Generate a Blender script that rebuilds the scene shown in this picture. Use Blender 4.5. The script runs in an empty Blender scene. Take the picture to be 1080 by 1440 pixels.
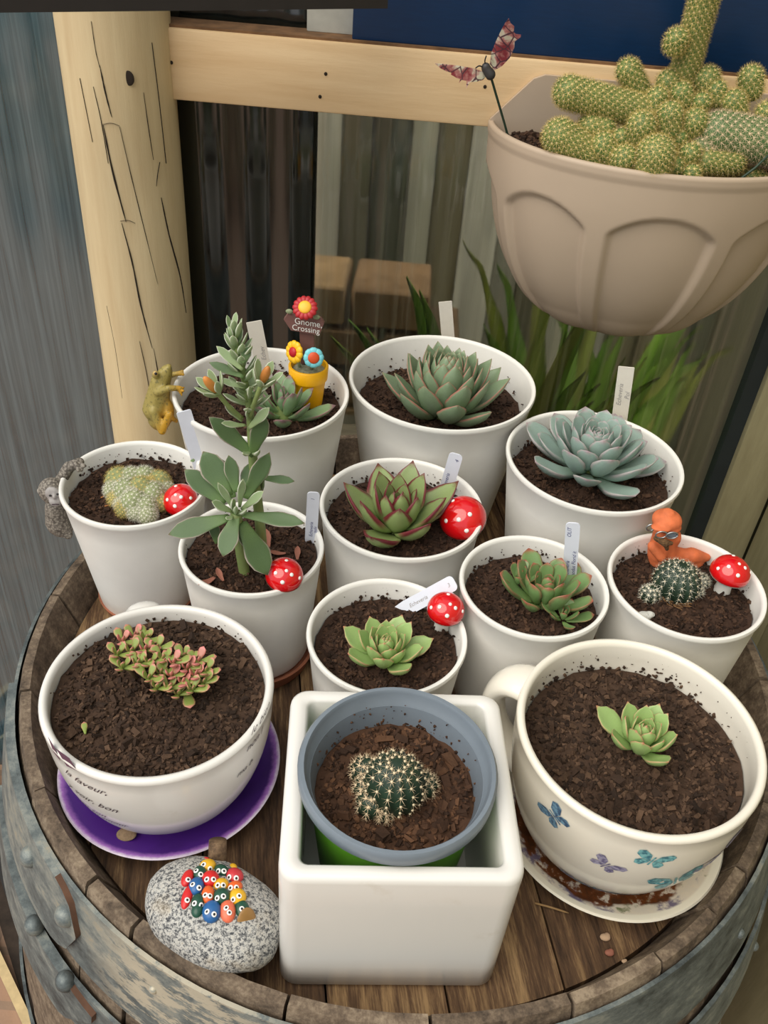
import bpy, bmesh, math, random
from mathutils import Vector, Matrix, Euler, noise
random.seed(7)
PI = math.pi
SC = bpy.context.scene
C = SC.collection
# ------------------------------------------------------------------ camera
CAMZ = 0.5646
F = 1250.0
RIGHT = Vector((0.99622172, 0.05416869, 0.06788249))
DOWN = Vector((0.0868463, -0.62137396, -0.77868615))
FWD = Vector((0.0, 0.78163941, -0.62373058))
CAMP = Vector((0, 0, CAMZ))
cam = bpy.data.cameras.new('camera')
camo = bpy.data.objects.new('camera', cam)
C.objects.link(camo)
cam.sensor_fit = 'VERTICAL'
cam.sensor_height = 36.0
cam.lens = F / 1440.0 * 36.0
cam.clip_start = 0.01
mw = Matrix((RIGHT, -DOWN, -FWD)).transposed().to_4x4()
mw.translation = CAMP
camo.matrix_world = mw
SC.camera = camo
# ------------------------------------------------------------------ light
w = bpy.data.worlds.new('sky')
SC.world = w
w.use_nodes = True
nt = w.node_tree
bg = nt.nodes['Background']
bg.inputs[0].default_value = (0.86, 0.93, 1.0, 1)
bg.inputs[1].default_value = 0.75
sun = bpy.data.lights.new('sun', 'SUN')
sun.energy = 2.6
sun.angle = math.radians(60)
sun.color = (1.0, 0.92, 0.80)
suno = bpy.data.objects.new('sun', sun)
C.objects.link(suno)
suno.rotation_euler = Vector((0.46, 0.36, -0.81)).to_track_quat('-Z', 'Y').to_euler()
SC.view_settings.view_transform = 'Standard'
SC.view_settings.look = 'None'
SC.view_settings.gamma = 1.0
SC.view_settings.use_curve_mapping = False
SC.view_settings.exposure = 0.2

# ------------------------------------------------------------------ pixel helpers (1080 x 1440 frame)
def ray(u, v):
    return RIGHT * ((u - 540) / F) + DOWN * ((v - 720) / F) + FWD
def onz(u, v, z):
    d = ray(u, v); return CAMP + d * ((z - CAMZ) / d.z)
def ony(u, v, y):
    d = ray(u, v); return CAMP + d * (y / d.y)

# ------------------------------------------------------------------ scene helpers
def tag(o, label=None, cat=None, group=None, kind=None):
    if label: o['label'] = label
    if cat: o['category'] = cat
    if group: o['group'] = group
    if kind: o['kind'] = kind
    return o
def thing(name, label, cat, loc=(0, 0, 0), group=None):
    o = bpy.data.objects.new(name, None)
    o.empty_display_size = 0.01
    C.objects.link(o); o.location = loc
    return tag(o, label, cat, group)
def origin(o):
    v = Vector((0, 0, 0))
    while o is not None:
        v += o.location; o = o.parent
    return v
def link(name, me, mat=None, parent=None, smooth=True):
    o = bpy.data.objects.new(name, me)
    C.objects.link(o)
    if mat is not None and not me.materials: me.materials.append(mat)
    if smooth: me.shade_smooth()
    if parent is not None: o.parent = parent
    return o
def mk(name, verts, faces, mat, parent=None, smooth=True, world=True, uvs=None):
    """mesh object; verts in world coordinates, stored relative to the parent"""
    off = origin(parent) if (parent is not None and world) else Vector((0, 0, 0))
    me = bpy.data.meshes.new(name)
    me.from_pydata([tuple(Vector(v) - off) for v in verts], [], faces)
    me.update()
    if uvs:
        l = me.uv_layers.new(name='UVMap')
        for lp in me.loops: l.data[lp.index].uv = uvs[lp.vertex_index]
    return link(name, me, mat, parent, smooth)
def bm_obj(name, bm, mat, parent=None, smooth=True, world=True):
    off = origin(parent) if (parent is not None and world) else Vector((0, 0, 0))
    for v in bm.verts: v.co -= off
    bmesh.ops.recalc_face_normals(bm, faces=bm.faces)
    me = bpy.data.meshes.new(name); bm.to_mesh(me); bm.free()
    return link(name, me, mat, parent, smooth)
def flat_by_angle(o, deg=35):
    o.data.set_sharp_from_angle(angle=math.radians(deg)); return o
def lathe_vf(prof, c, n=64, closed=False, wob=None):
    """prof: (r,z) list; revolve round vertical axis at c"""
    V = []; Fa = []
    m = len(prof)
    for i in range(n):
        a = 2 * PI * i / n
        for k, (r, z) in enumerate(prof):
            rr = r * (1 + (wob(a, z) if wob else 0))
            V.append((c[0] + rr * math.cos(a), c[1] + rr * math.sin(a), c[2] + z))
    for i in range(n):
        j = (i + 1) % n
        for k in range(m - 1):
            Fa.append((i * m + k, j * m + k, j * m + k + 1, i * m + k + 1))
        if closed: Fa.append((i * m + m - 1, j * m + m - 1, j * m, i * m))
    return V, Fa
def lathe(name, prof, c, mat, parent=None, n=64, closed=False, wob=None):
    V, Fa = lathe_vf(prof, c, n, closed, wob)
    o = mk(name, V, Fa, mat, parent)
    bm = bmesh.new(); bm.from_mesh(o.data)
    bmesh.ops.remove_doubles(bm, verts=bm.verts, dist=1e-6)
    bmesh.ops.recalc_face_normals(bm, faces=bm.faces)
    bm.to_mesh(o.data); bm.free()
    o.data.shade_smooth()
    return flat_by_angle(o, 50)
def box_bm(bm, p0, p1, rot=None, c=None):
    x0, y0, z0 = p0; x1, y1, z1 = p1
    vs = [bm.verts.new(v) for v in ((x0,y0,z0),(x1,y0,z0),(x1,y1,z0),(x0,y1,z0),(x0,y0,z1),(x1,y0,z1),(x1,y1,z1),(x0,y1,z1))]
    for f in ((3,2,1,0),(4,5,6,7),(0,1,5,4),(1,2,6,5),(2,3,7,6),(3,0,4,7)):
        bm.faces.new([vs[i] for i in f])
    return vs
def box(name, p0, p1, mat, parent=None, bevel=0.0, seg=2):
    bm = bmesh.new(); box_bm(bm, p0, p1)
    if bevel:
        bmesh.ops.bevel(bm, geom=list(bm.edges), offset=bevel, segments=seg, affect='EDGES', profile=0.5)
    o = bm_obj(name, bm, mat, parent)
    return flat_by_angle(o, 40)
def tube_vf(pts, rad, n=8, cap=True):
    """tube along points with radius (number or list)"""
    pts = [Vector(p) for p in pts]
    V = []; Fa = []
    m = len(pts)
    R = rad if isinstance(rad, (list, tuple)) else [rad] * m
    up = Vector((0.13, 0.31, 0.94))
    prevx = None
    for i, p in enumerate(pts):
        t = (pts[min(i + 1, m - 1)] - pts[max(i - 1, 0)]).normalized()
        if prevx is None:
            x = t.cross(up)
            if x.length < 1e-3: x = t.cross(Vector((1, 0, 0)))
        else:
            x = prevx - t * prevx.dot(t)
        x.normalize(); prevx = x
        y = t.cross(x)
        for k in range(n):
            a = 2 * PI * k / n
            V.append(tuple(p + (x * math.cos(a) + y * math.sin(a)) * R[i]))
    for i in range(m - 1):
        for k in range(n):
            l = (k + 1) % n
            Fa.append((i * n + k, i * n + l, (i + 1) * n + l, (i + 1) * n + k))
    if cap:
        Fa.append(tuple(reversed(range(n)))); Fa.append(tuple(range((m - 1) * n, m * n)))
    return V, Fa
def tube(name, pts, rad, mat, parent=None, n=8):
    V, Fa = tube_vf(pts, rad, n)
    return mk(name, V, Fa, mat, parent)
def catmull(pts, n=6):
    pts = [Vector(p) for p in pts]
    P = [pts[0] * 2 - pts[1]] + pts + [pts[-1] * 2 - pts[-2]]
    out = []
    for i in range(1, len(P) - 2):
        for k in range(n):
            t = k / n
            a, b, c, d = P[i - 1], P[i], P[i + 1], P[i + 2]
            out.append(0.5 * ((2 * b) + (c - a) * t + (2 * a - 5 * b + 4 * c - d) * t * t + (3 * b - a - 3 * c + d) * t ** 3))
    out.append(pts[-1])
    return out
def basis(y, z):
    """rotation whose local Y is y and whose local Z is near z"""
    y = Vector(y).normalized(); z = Vector(z)
    x = y.cross(z)
    if x.length < 1e-4: x = y.cross(Vector((1, 0.2, 0.1)))
    x.normalize(); z = x.cross(y)
    return Matrix((x, y, z)).transposed()
def ellip_bm(bm, c, r, rot=None, seg=16, ring=10):
    M = Matrix.Translation(c) @ (rot.to_4x4() if rot is not None else Matrix()) @ Matrix.Diagonal((r[0], r[1], r[2], 1))
    bmesh.ops.create_uvsphere(bm, u_segments=seg, v_segments=ring, radius=1, matrix=M)
def ellipsoid(name, c, r, mat, parent=None, rot=None, seg=16, ring=10):
    bm = bmesh.new(); ellip_bm(bm, Vector(c), r, rot, seg, ring)
    return bm_obj(name, bm, mat, parent)
DG = None
def evaluated(o):
    dg = bpy.context.evaluated_depsgraph_get()
    return bpy.data.meshes.new_from_object(o.evaluated_get(dg))
def blob(name, prims, voxel, mat, parent=None, smooth=6):
    """ellipsoids ('e',c,r[,rot]) and tapered limbs ('c',p0,p1,r0,r1) melted into one continuous skin"""
    bm = bmesh.new()
    for p in prims:
        if p[0] == 'e':
            ellip_bm(bm, Vector(p[1]), p[2], p[3] if len(p) > 3 else None)
        else:
            a, b = Vector(p[1]), Vector(p[2]); n = 7
            for k in range(n + 1):
                t = k / n; r = p[3] + (p[4] - p[3]) * t
                ellip_bm(bm, a.lerp(b, t), (r, r, r), None, 10, 6)
    me = bpy.data.meshes.new('tmp'); bm.to_mesh(me); bm.free()
    o = bpy.data.objects.new('tmp', me); C.objects.link(o)
    m = o.modifiers.new('r', 'REMESH'); m.mode = 'VOXEL'; m.voxel_size = voxel
    s = o.modifiers.new('s', 'SMOOTH'); s.factor = 0.5; s.iterations = smooth
    me2 = evaluated(o)
    bpy.data.objects.remove(o); bpy.data.meshes.remove(me)
    off = origin(parent) if parent is not None else Vector((0, 0, 0))
    for v in me2.vertices: v.co -= off
    me2.name = name; me2.materials.clear()
    return link(name, me2, mat, parent)
def text_vf(s, size, shear=0.0, align='CENTER', ext=0.0):
    cu = bpy.data.curves.new('t', 'FONT'); cu.body = s; cu.size = size; cu.shear = shear; cu.align_x = align
    cu.resolution_u = 3; cu.extrude = ext
    o = bpy.data.objects.new('t', cu); C.objects.link(o)
    me = evaluated(o)
    V = [tuple(v.co) for v in me.vertices]; Fa = [tuple(p.vertices) for p in me.polygons]
    bpy.data.objects.remove(o); bpy.data.curves.remove(cu); bpy.data.meshes.remove(me)
    return V, Fa
def lerp(a, b, t): return a + (b - a) * t
def interp(tab, v):
    for (a, x), (b, y) in zip(tab, tab[1:]):
        if v <= b:
            t = (v - a) / (b - a); t = t * t * (3 - 2 * t) * 0.5 + t * 0.5
            return x + (y - x) * t
    return tab[-1][1]

# ------------------------------------------------------------------ materials
def newmat(name):
    m = bpy.data.materials.new(name); m.use_nodes = True
    n = m.node_tree.nodes; l = m.node_tree.links
    return m, n, l, n['Principled BSDF']
def rgba(c): return (c[0], c[1], c[2], 1)
def srgb(r, g, b):
    f = lambda x: ((x / 255) / 12.92) if x / 255 <= 0.04045 else (((x / 255) + 0.055) / 1.055) ** 2.4
    return (f(r), f(g), f(b))
def coords(n, l, stretch=(1, 1, 1), kind='Object'):
    t = n.new('ShaderNodeTexCoord'); mp = n.new('ShaderNodeMapping')
    mp.inputs['Scale'].default_value = stretch
    l.new(t.outputs[kind], mp.inputs[0]); return mp.outputs[0]
def noisetex(n, l, vec, scale, detail=4, rough=0.55):
    t = n.new('ShaderNodeTexNoise'); t.inputs['Scale'].default_value = scale
    t.inputs['Detail'].default_value = detail; t.inputs['Roughness'].default_value = rough
    if vec is not None: l.new(vec, t.inputs['Vector'])
    return t
def ramp(n, l, fac, stops):
    r = n.new('ShaderNodeValToRGB'); e = r.color_ramp.elements
    while len(e) < len(stops): e.new(0.5)
    for k, (p, c) in enumerate(stops):
        e[k].position = p; e[k].color = rgba(c) if len(c) == 3 else c
    l.new(fac, r.inputs[0]); return r.outputs[0]
def mixc(n, l, fac, a, b):
    m = n.new('ShaderNodeMix'); m.data_type = 'RGBA'
    for s, v in ((0, fac), (6, a), (7, b)):
        if isinstance(v, (tuple, list)): m.inputs[s].default_value = rgba(v)
        elif isinstance(v, (int, float)): m.inputs[s].default_value = v
        else: l.new(v, m.inputs[s])
    return m.outputs[2]
def mth(n, l, op, a, b=0.0, c=0.0, clamp=False):
    m = n.new('ShaderNodeMath'); m.operation = op; m.use_clamp = clamp
    for s, v in enumerate((a, b, c)):
        if isinstance(v, (int, float)): m.inputs[s].default_value = v
        else: l.new(v, m.inputs[s])
    return m.outputs[0]
def sstep(n, l, v, a, b):
    m = n.new('ShaderNodeMapRange'); m.interpolation_type = 'SMOOTHSTEP'
    m.inputs[1].default_value = a; m.inputs[2].default_value = b
    l.new(v, m.inputs[0]); return m.outputs[0]
def bump(n, l, h, bsdf, strength=0.3, dist=0.002):
    b = n.new('ShaderNodeBump'); b.inputs['Strength'].default_value = strength; b.inputs['Distance'].default_value = dist
    l.new(h, b.inputs['Height']); l.new(b.outputs[0], bsdf.inputs['Normal'])
def plain(name, c, rough=0.5, metal=0.0, var=0.12, scale=60.0, bmp=0.0, coat=0.0, sss=0.0, stretch=(1, 1, 1), spec=0.5):
    m, n, l, b = newmat(name)
    vec = coords(n, l, stretch)
    t = noisetex(n, l, vec, scale, 4)
    d = tuple(x * (1 - var) for x in c); u = tuple(min(1, x * (1 + var * 0.6)) for x in c)
    l.new(ramp(n, l, t.outputs[0], [(0.3, d), (0.7, u)]), b.inputs['Base Color'])
    b.inputs['Roughness'].default_value = rough; b.inputs['Metallic'].default_value = metal
    b.inputs['Coat Weight'].default_value = coat
    b.inputs['Specular IOR Level'].default_value = spec
    if sss:
        b.inputs['Subsurface Weight'].default_value = sss; b.inputs['Subsurface Radius'].default_value = (0.01, 0.008, 0.006)
        b.inputs['Subsurface Scale'].default_value = 0.3
    if bmp: bump(n, l, t.outputs[0], b, bmp)
    return m
MT = {}
MT['white_plastic'] = plain('white_plastic', srgb(236, 234, 228), 0.38, var=0.05, scale=25)
def ceramic(name, c, stain, amt):
    m, n, l, b = newmat(name)
    vec = coords(n, l)
    t = noisetex(n, l, vec, 55, 5, 0.65); t2 = noisetex(n, l, vec, 9, 3)
    f = mth(n, l, 'MULTIPLY', sstep(n, l, t.outputs[0], 0.55, 0.75), sstep(n, l, t2.outputs[0], 0.45, 0.7))
    f = mth(n, l, 'MULTIPLY', f, amt)
    l.new(mixc(n, l, f, c, stain), b.inputs['Base Color'])
    b.inputs['Roughness'].default_value = 0.22; b.inputs['Coat Weight'].default_value = 0.4; b.inputs['Coat Roughness'].default_value = 0.1
    return m
MT['ceramic'] = ceramic('white_ceramic', srgb(230, 227, 221), srgb(190, 175, 150), 0.35)
MT['cream_ceramic'] = ceramic('cream_ceramic', srgb(238, 232, 218), srgb(180, 160, 125), 0.6)
MT['terracotta'] = plain('terracotta_saucer', srgb(150, 92, 66), 0.8, var=0.25, scale=40, bmp=0.2)
MT['orange_clay'] = plain('orange_clay', srgb(214, 112, 66), 0.75, var=0.22, scale=120, bmp=0.3)
MT['grey_plastic'] = plain('grey_plastic', srgb(118, 128, 138), 0.4, var=0.06)
MT['green_plastic'] = plain('green_plastic', srgb(96, 160, 40), 0.35, var=0.08)
MT['red_gloss'] = plain('red_gloss', srgb(214, 14, 22), 0.12, var=0.05, coat=0.7)
MT['white_paint'] = plain('white_paint', srgb(245, 243, 238), 0.4, var=0.04)
MT['stem_white'] = plain('stem_white', srgb(228, 226, 218), 0.6, var=0.08)
MT['tag_blue'] = plain('tag_white_blue', srgb(226, 230, 242), 0.5, var=0.04)
MT['tag_cream'] = plain('tag_cream', srgb(226, 220, 208), 0.55, var=0.06)
MT['ink_blue'] = plain('ink_blue', srgb(70, 76, 130), 0.6)
MT['ink_grey'] = plain('ink_faded', srgb(165, 160, 158), 0.6)
MT['ink_dark'] = plain('ink_dark', srgb(60, 45, 55), 0.6)
MT['ink_plum'] = plain('ink_plum', srgb(96, 60, 82), 0.6)
MT['green_wire'] = plain('green_wire', srgb(40, 62, 46), 0.5)
MT['black'] = plain('black_paint', srgb(26, 24, 24), 0.55)
MT['crevice'] = plain('crevice_dark', srgb(40, 30, 20), 0.95)
MT['yellow_clay'] = plain('yellow_clay', srgb(240, 176, 12), 0.4, var=0.1)
MT['petal_yellow'] = plain('petal_yellow', srgb(246, 190, 30), 0.4, var=0.1)
MT['petal_red'] = plain('petal_red', srgb(176, 36, 42), 0.45, var=0.15)
MT['petal_teal'] = plain('petal_teal', srgb(122, 204, 214), 0.4, var=0.1)
MT['centre_yellow'] = plain('centre_yellow', srgb(250, 186, 54), 0.45)
MT['centre_red'] = plain('centre_red', srgb(186, 22, 34), 0.4)
MT['centre_orange'] = plain('centre_orange', srgb(206, 76, 28), 0.45)
MT['sign_brown'] = plain('sign_brown', srgb(122, 84, 78), 0.6, var=0.12)
MT['sage'] = plain('sage_leaf', srgb(142, 152, 116), 0.6)
MT['moss_grey'] = plain('grey_moss', srgb(140, 142, 118), 0.9, var=0.4, scale=300, bmp=0.6)
MT['wire_metal'] = plain('wire_metal', srgb(170, 172, 172), 0.3, metal=0.9)
MT['smoke_lens'] = plain('smoky_lens', srgb(120, 128, 140), 0.1, metal=0.3)
MT['brown_fuzz'] = plain('brown_fuzz', srgb(110, 80, 50), 0.95, var=0.6, scale=500, bmp=0.8)
MT['dry_leaf'] = plain('dry_leaf', srgb(150, 96, 78), 0.8, var=0.25)
MT['crumb'] = plain('crumb', srgb(190, 160, 130), 0.9, var=0.2)
# soil: every chip its own tone
def soil_mat(name, a, b_, c_, rough=0.9):
    m, n, l, b = newmat(name)
    g = n.new('ShaderNodeNewGeometry')
    vec = coords(n, l); t = noisetex(n, l, vec, 420, 3)
    col = ramp(n, l, g.outputs['Random Per Island'], [(0.0, a), (0.55, b_), (1.0, c_)])
    col2 = mixc(n, l, mth(n, l, 'MULTIPLY', t.outputs[0], 0.5), col, a)
    l.new(col2, b.inputs['Base Color']); b.inputs['Roughness'].default_value = rough
    b.inputs['Specular IOR Level'].default_value = 0.25
    bump(n, l, t.outputs[0], b, 0.6, 0.001)
    return m
MT['soil_dark'] = soil_mat('potting_soil', srgb(40, 28, 21), srgb(62, 44, 34), srgb(96, 70, 53))
MT['soil_bark'] = soil_mat('bark_mix', srgb(44, 33, 26), srgb(70, 52, 40), srgb(106, 82, 64))
MT['soil_red'] = soil_mat('reddish_bark_mix', srgb(52, 37, 28), srgb(78, 54, 39), srgb(116, 82, 58))
# leaves
def leafmat(name, base, edge, tipc, inner=None, e0=0.72, e1=1.0, t0=0.86, rough=0.42, backc=None, edge_amt=1.0):
    m, n, l, b = newmat(name)
    tc = n.new('ShaderNodeTexCoord'); sp = n.new('ShaderNodeSeparateXYZ')
    l.new(tc.outputs['UV'], sp.inputs[0])
    e = mth(n, l, 'MULTIPLY', mth(n, l, 'ABSOLUTE', mth(n, l, 'SUBTRACT', sp.outputs[0], 0.5)), 2.0)
    oi = n.new('ShaderNodeObjectInfo')
    vec = coords(n, l); t = noisetex(n, l, vec, 90, 3)
    b1 = mixc(n, l, sstep(n, l, sp.outputs[1], 0.0, 0.55), inner or base, base)
    dark = tuple(x * 0.72 for x in base)
    b2 = mixc(n, l, mth(n, l, 'MULTIPLY', sstep(n, l, t.outputs[0], 0.4, 0.75), 0.6), b1, dark)
    b2 = mixc(n, l, mth(n, l, 'MULTIPLY', oi.outputs['Random'], 0.25), b2, dark)
    ee = mth(n, l, 'MULTIPLY', sstep(n, l, e, e0, e1), sstep(n, l, sp.outputs[1], 0.25, 0.6))
    ee = mth(n, l, 'MULTIPLY', ee, edge_amt)
    b3 = mixc(n, l, ee, b2, edge)
    tt = mth(n, l, 'ADD', sp.outputs[1], mth(n, l, 'MULTIPLY', mth(n, l, 'SUBTRACT', t.outputs[0], 0.5), 0.2))
    b4 = mixc(n, l, sstep(n, l, tt, t0, t0 + 0.13), b3, tipc)
    l.new(b4, b.inputs['Base Color'])
    b.inputs['Roughness'].default_value = rough
    b.inputs['Subsurface Weight'].default_value = 0.12; b.inputs['Subsurface Radius'].default_value = (0.006, 0.01, 0.004)
    b.inputs['Subsurface Scale'].default_value = 0.2
    return m
MT['leaf_A'] = leafmat('sage_red_edge_leaf', srgb(132, 152, 120), srgb(166, 104, 92), srgb(150, 70, 62), inner=srgb(140, 164, 122), e0=0.90, t0=0.94)
MT['leaf_B'] = leafmat('green_maroon_edge_leaf', srgb(144, 162, 104), srgb(108, 36, 44), srgb(104, 34, 42), inner=srgb(156, 174, 108), e0=0.70, e1=0.9, t0=0.86)
MT['leaf_D'] = leafmat('blue_grey_leaf', srgb(150, 172, 162), srgb(182, 154, 160), srgb(166, 132, 142), inner=srgb(156, 182, 162), e0=0.8, t0=0.9, rough=0.5, edge_amt=0.55)
MT['leaf_E'] = leafmat('green_rosy_leaf', srgb(118, 148, 92), srgb(150, 84, 70), srgb(158, 86, 70), inner=srgb(136, 166, 96), e0=0.76, t0=0.86, edge_amt=0.6)
MT['leaf_G'] = leafmat('pale_green_pink_tip_leaf', srgb(160, 188, 118), srgb(186, 150, 112), srgb(196, 92, 90), inner=srgb(172, 200, 124), e0=0.88, t0=0.9)
MT['leaf_I'] = leafmat('dark_green_velvet_leaf', srgb(82, 106, 66), srgb(176, 160, 150), srgb(130, 66, 66), inner=srgb(108, 136, 78), e0=0.84, t0=0.94, rough=0.55)
MT['leaf_I2'] = leafmat('silver_green_velvet_leaf', srgb(150, 170, 126), srgb(214, 218, 198), srgb(176, 120, 110), inner=srgb(146, 164, 112), e0=0.7, t0=0.94, rough=0.6)
MT['leaf_C'] = leafmat('green_purple_tip_leaf', srgb(126, 154, 114), srgb(128, 92, 92), srgb(122, 92, 96), inner=srgb(150, 178, 124), e0=0.82, t0=0.82)
MT['leaf_J'] = leafmat('olive_jade_leaf', srgb(142, 158, 80), srgb(188, 120, 104), srgb(196, 128, 112), inner=srgb(132, 150, 70), e0=0.6, t0=0.8, edge_amt=0.7)
MT['leaf_J2'] = leafmat('pink_jade_leaf', srgb(196, 134, 118), srgb(204, 120, 112), srgb(208, 128, 122), inner=srgb(160, 150, 90), e0=0.6, t0=0.75)
MT['stem_green'] = plain('stem_green', srgb(126, 142, 84), 0.55, var=0.2)
MT['stem_brown'] = plain('stem_brown', srgb(112, 92, 62), 0.8, var=0.25)
MT['bud_orange'] = plain('bud_orange', srgb(206, 132, 62), 0.5, var=0.25)
# cactus
MT['cactus_dark'] = plain('cactus_dark_green', srgb(34, 54, 38), 0.5, var=0.4, scale=90)
MT['cactus_green'] = plain('cactus_green', srgb(86, 118, 66), 0.55, var=0.3, scale=140)
MT['cactus_yellow'] = plain('cactus_yellow_green', srgb(92, 120, 60), 0.55, var=0.25, scale=140)
MT['cactus_fuzzy'] = plain('cactus_fuzzy', srgb(142, 152, 104), 0.8, var=0.25, scale=200)
MT['spine_gold'] = plain('spine_gold', srgb(218, 194, 116), 0.6, var=0.2)
MT['spine_cream'] = plain('spine_cream', srgb(222, 196, 160), 0.6, var=0.2)
MT['spine_white'] = plain('spine_white', srgb(226, 222, 204), 0.7, var=0.1)
MT['areole_white'] = plain('areole_wool', srgb(228, 210, 176), 0.9, var=0.15)
# timber and metal
def wood(name, c0, c1, c2, stretch, scale=6.0, rough=0.75, bmp=0.35, dist=0.0015):
    m, n, l, b = newmat(name)
    vec = coords(n, l, stretch)
    t = noisetex(n, l, vec, scale, 8, 0.65); t2 = noisetex(n, l, vec, scale * 5.3, 5, 0.7)
    s = mth(n, l, 'ADD', mth(n, l, 'MULTIPLY', t.outputs[0], 0.65), mth(n, l, 'MULTIPLY', t2.outputs[0], 0.35))
    oi = n.new('ShaderNodeObjectInfo')
    s = mth(n, l, 'ADD', s, mth(n, l, 'MULTIPLY', mth(n, l, 'SUBTRACT', oi.outputs['Random'], 0.5), 0.10))
    l.new(ramp(n, l, s, [(0.36, c0), (0.5, c1), (0.64, c2)]), b.inputs['Base Color'])
    b.inputs['Roughness'].default_value = rough; b.inputs['Specular IOR Level'].default_value = 0.3
    bump(n, l, s, b, bmp, dist)
    return m
MT['head_wood'] = wood('weathered_head_wood', srgb(54, 39, 28), srgb(96, 72, 51), srgb(158, 128, 90), (150, 12, 12), 1.0)
MT['stave_wood'] = wood('grey_brown_stave', srgb(66, 56, 47), srgb(106, 91, 76), srgb(146, 130, 110), (26, 26, 26), 3.0)
def cream_paint(name, c0, c1, dirt, stretch):
    m, n, l, b = newmat(name)
    vec = coords(n, l, stretch)
    t = noisetex(n, l, vec, 5, 6, 0.6); t2 = noisetex(n, l, vec, 26, 5, 0.75)
    col = ramp(n, l, t.outputs[0], [(0.3, c0), (0.7, c1)])
    f = mth(n, l, 'MULTIPLY', sstep(n, l, t2.outputs[0], 0.66, 0.8), 0.45)
    l.new(mixc(n, l, f, col, dirt), b.inputs['Base Color'])
    b.inputs['Roughness'].default_value = 0.5
    bump(n, l, t2.outputs[0], b, 0.25, 0.0012)
    return m
MT['post_paint'] = cream_paint('cream_painted_pole', srgb(206, 182, 140), srgb(224, 204, 162), srgb(150, 128, 84), (14, 14, 1.2))
MT['beam_paint'] = cream_paint('cream_painted_beam', srgb(212, 178, 132), srgb(228, 198, 154), srgb(160, 128, 84), (1.2, 14, 14))
MT['plank_paint'] = cream_paint('greenish_cream_plank', srgb(150, 142, 108), srgb(172, 164, 128), srgb(110, 100, 76), (14, 14, 2))
MT['blue_board'] = plain('navy_board', srgb(6, 46, 84), 0.35, var=0.12, scale=14, stretch=(4, 1, 40))
def galv(name, a, b_, c_):
    m, n, l, b = newmat(name)
    vec = coords(n, l, (1, 1, 2.2))
    t = noisetex(n, l, vec, 42, 8, 0.78); t2 = noisetex(n, l, vec, 7, 4, 0.6)
    s = mth(n, l, 'ADD', mth(n, l, 'MULTIPLY', t.outputs[0], 0.6), mth(n, l, 'MULTIPLY', t2.outputs[0], 0.4))
    l.new(ramp(n, l, s, [(0.38, a), (0.5, b_), (0.58, c_), (0.68, srgb(168, 156, 132))]), b.inputs['Base Color'])
    cn = b.inputs['Base Color'].links[0].from_socket
    tc = n.new('ShaderNodeTexCoord'); vd = n.new('ShaderNodeVectorMath'); vd.operation = 'DISTANCE'; vd.inputs[1].default_value = (-0.118, -0.282, 0.872)
    l.new(tc.outputs['Object'], vd.inputs[0])
    t3 = noisetex(n, l, coords(n, l, (1, 1, 3.5)), 26, 6, 0.7)
    pm = mth(n, l, 'MULTIPLY', mth(n, l, 'SUBTRACT', 1.0, sstep(n, l, vd.outputs['Value'], 0.03, 0.085)), sstep(n, l, t3.outputs[0], 0.45, 0.52))
    l.new(mixc(n, l, mth(n, l, 'MULTIPLY', pm, 0.8), cn, srgb(196, 186, 164)), b.inputs['Base Color'])
    b.inputs['Metallic'].default_value = 0.35; b.inputs['Roughness'].default_value = 0.55
    bump(n, l, t.outputs[0], b, 0.25, 0.001)
    return m
MT['hoop'] = galv('galvanised_hoop', srgb(58, 64, 66), srgb(104, 112, 112), srgb(140, 144, 138))
MT['rust'] = plain('rust_edge', srgb(96, 66, 48), 0.85, var=0.35, scale=60, bmp=0.3)
MT['planter'] = plain('taupe_plastic', srgb(188, 168, 146), 0.5, var=0.05, scale=12)
# ================================================================== setting
GZ = -0.87           # ground level; the barrel head lies at z = 0
WY = 0.90            # front face of the beam
def paving():
    m, n, l, b = newmat('pinkish_paving')
    vec = coords(n, l)
    br = n.new('ShaderNodeTexBrick'); br.inputs['Scale'].default_value = 3.2
    br.inputs['Color1'].default_value = rgba(srgb(176, 146, 122)); br.inputs['Color2'].default_value = rgba(srgb(156, 124, 102))
    br.inputs['Mortar'].default_value = rgba(srgb(140, 118, 100)); br.inputs['Mortar Size'].default_value = 0.02
    l.new(vec, br.inputs[0])
    t = noisetex(n, l, vec, 60, 5)
    l.new(mixc(n, l, mth(n, l, 'MULTIPLY', t.outputs[0], 0.4), br.outputs[0], srgb(120, 96, 80)), b.inputs['Base Color'])
    b.inputs['Roughness'].default_value = 0.9
    bump(n, l, t.outputs[0], b, 0.4, 0.003)
    return m
tag(mk('floor', [(-5, -6, GZ), (5, -6, GZ), (5, 4, GZ), (-5, 4, GZ)], [(0, 1, 2, 3)], paving(), smooth=False), kind='structure')
MT['earth'] = plain('dark_earth', srgb(52, 42, 34), 0.95, var=0.5, scale=40, bmp=0.8)

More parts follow.
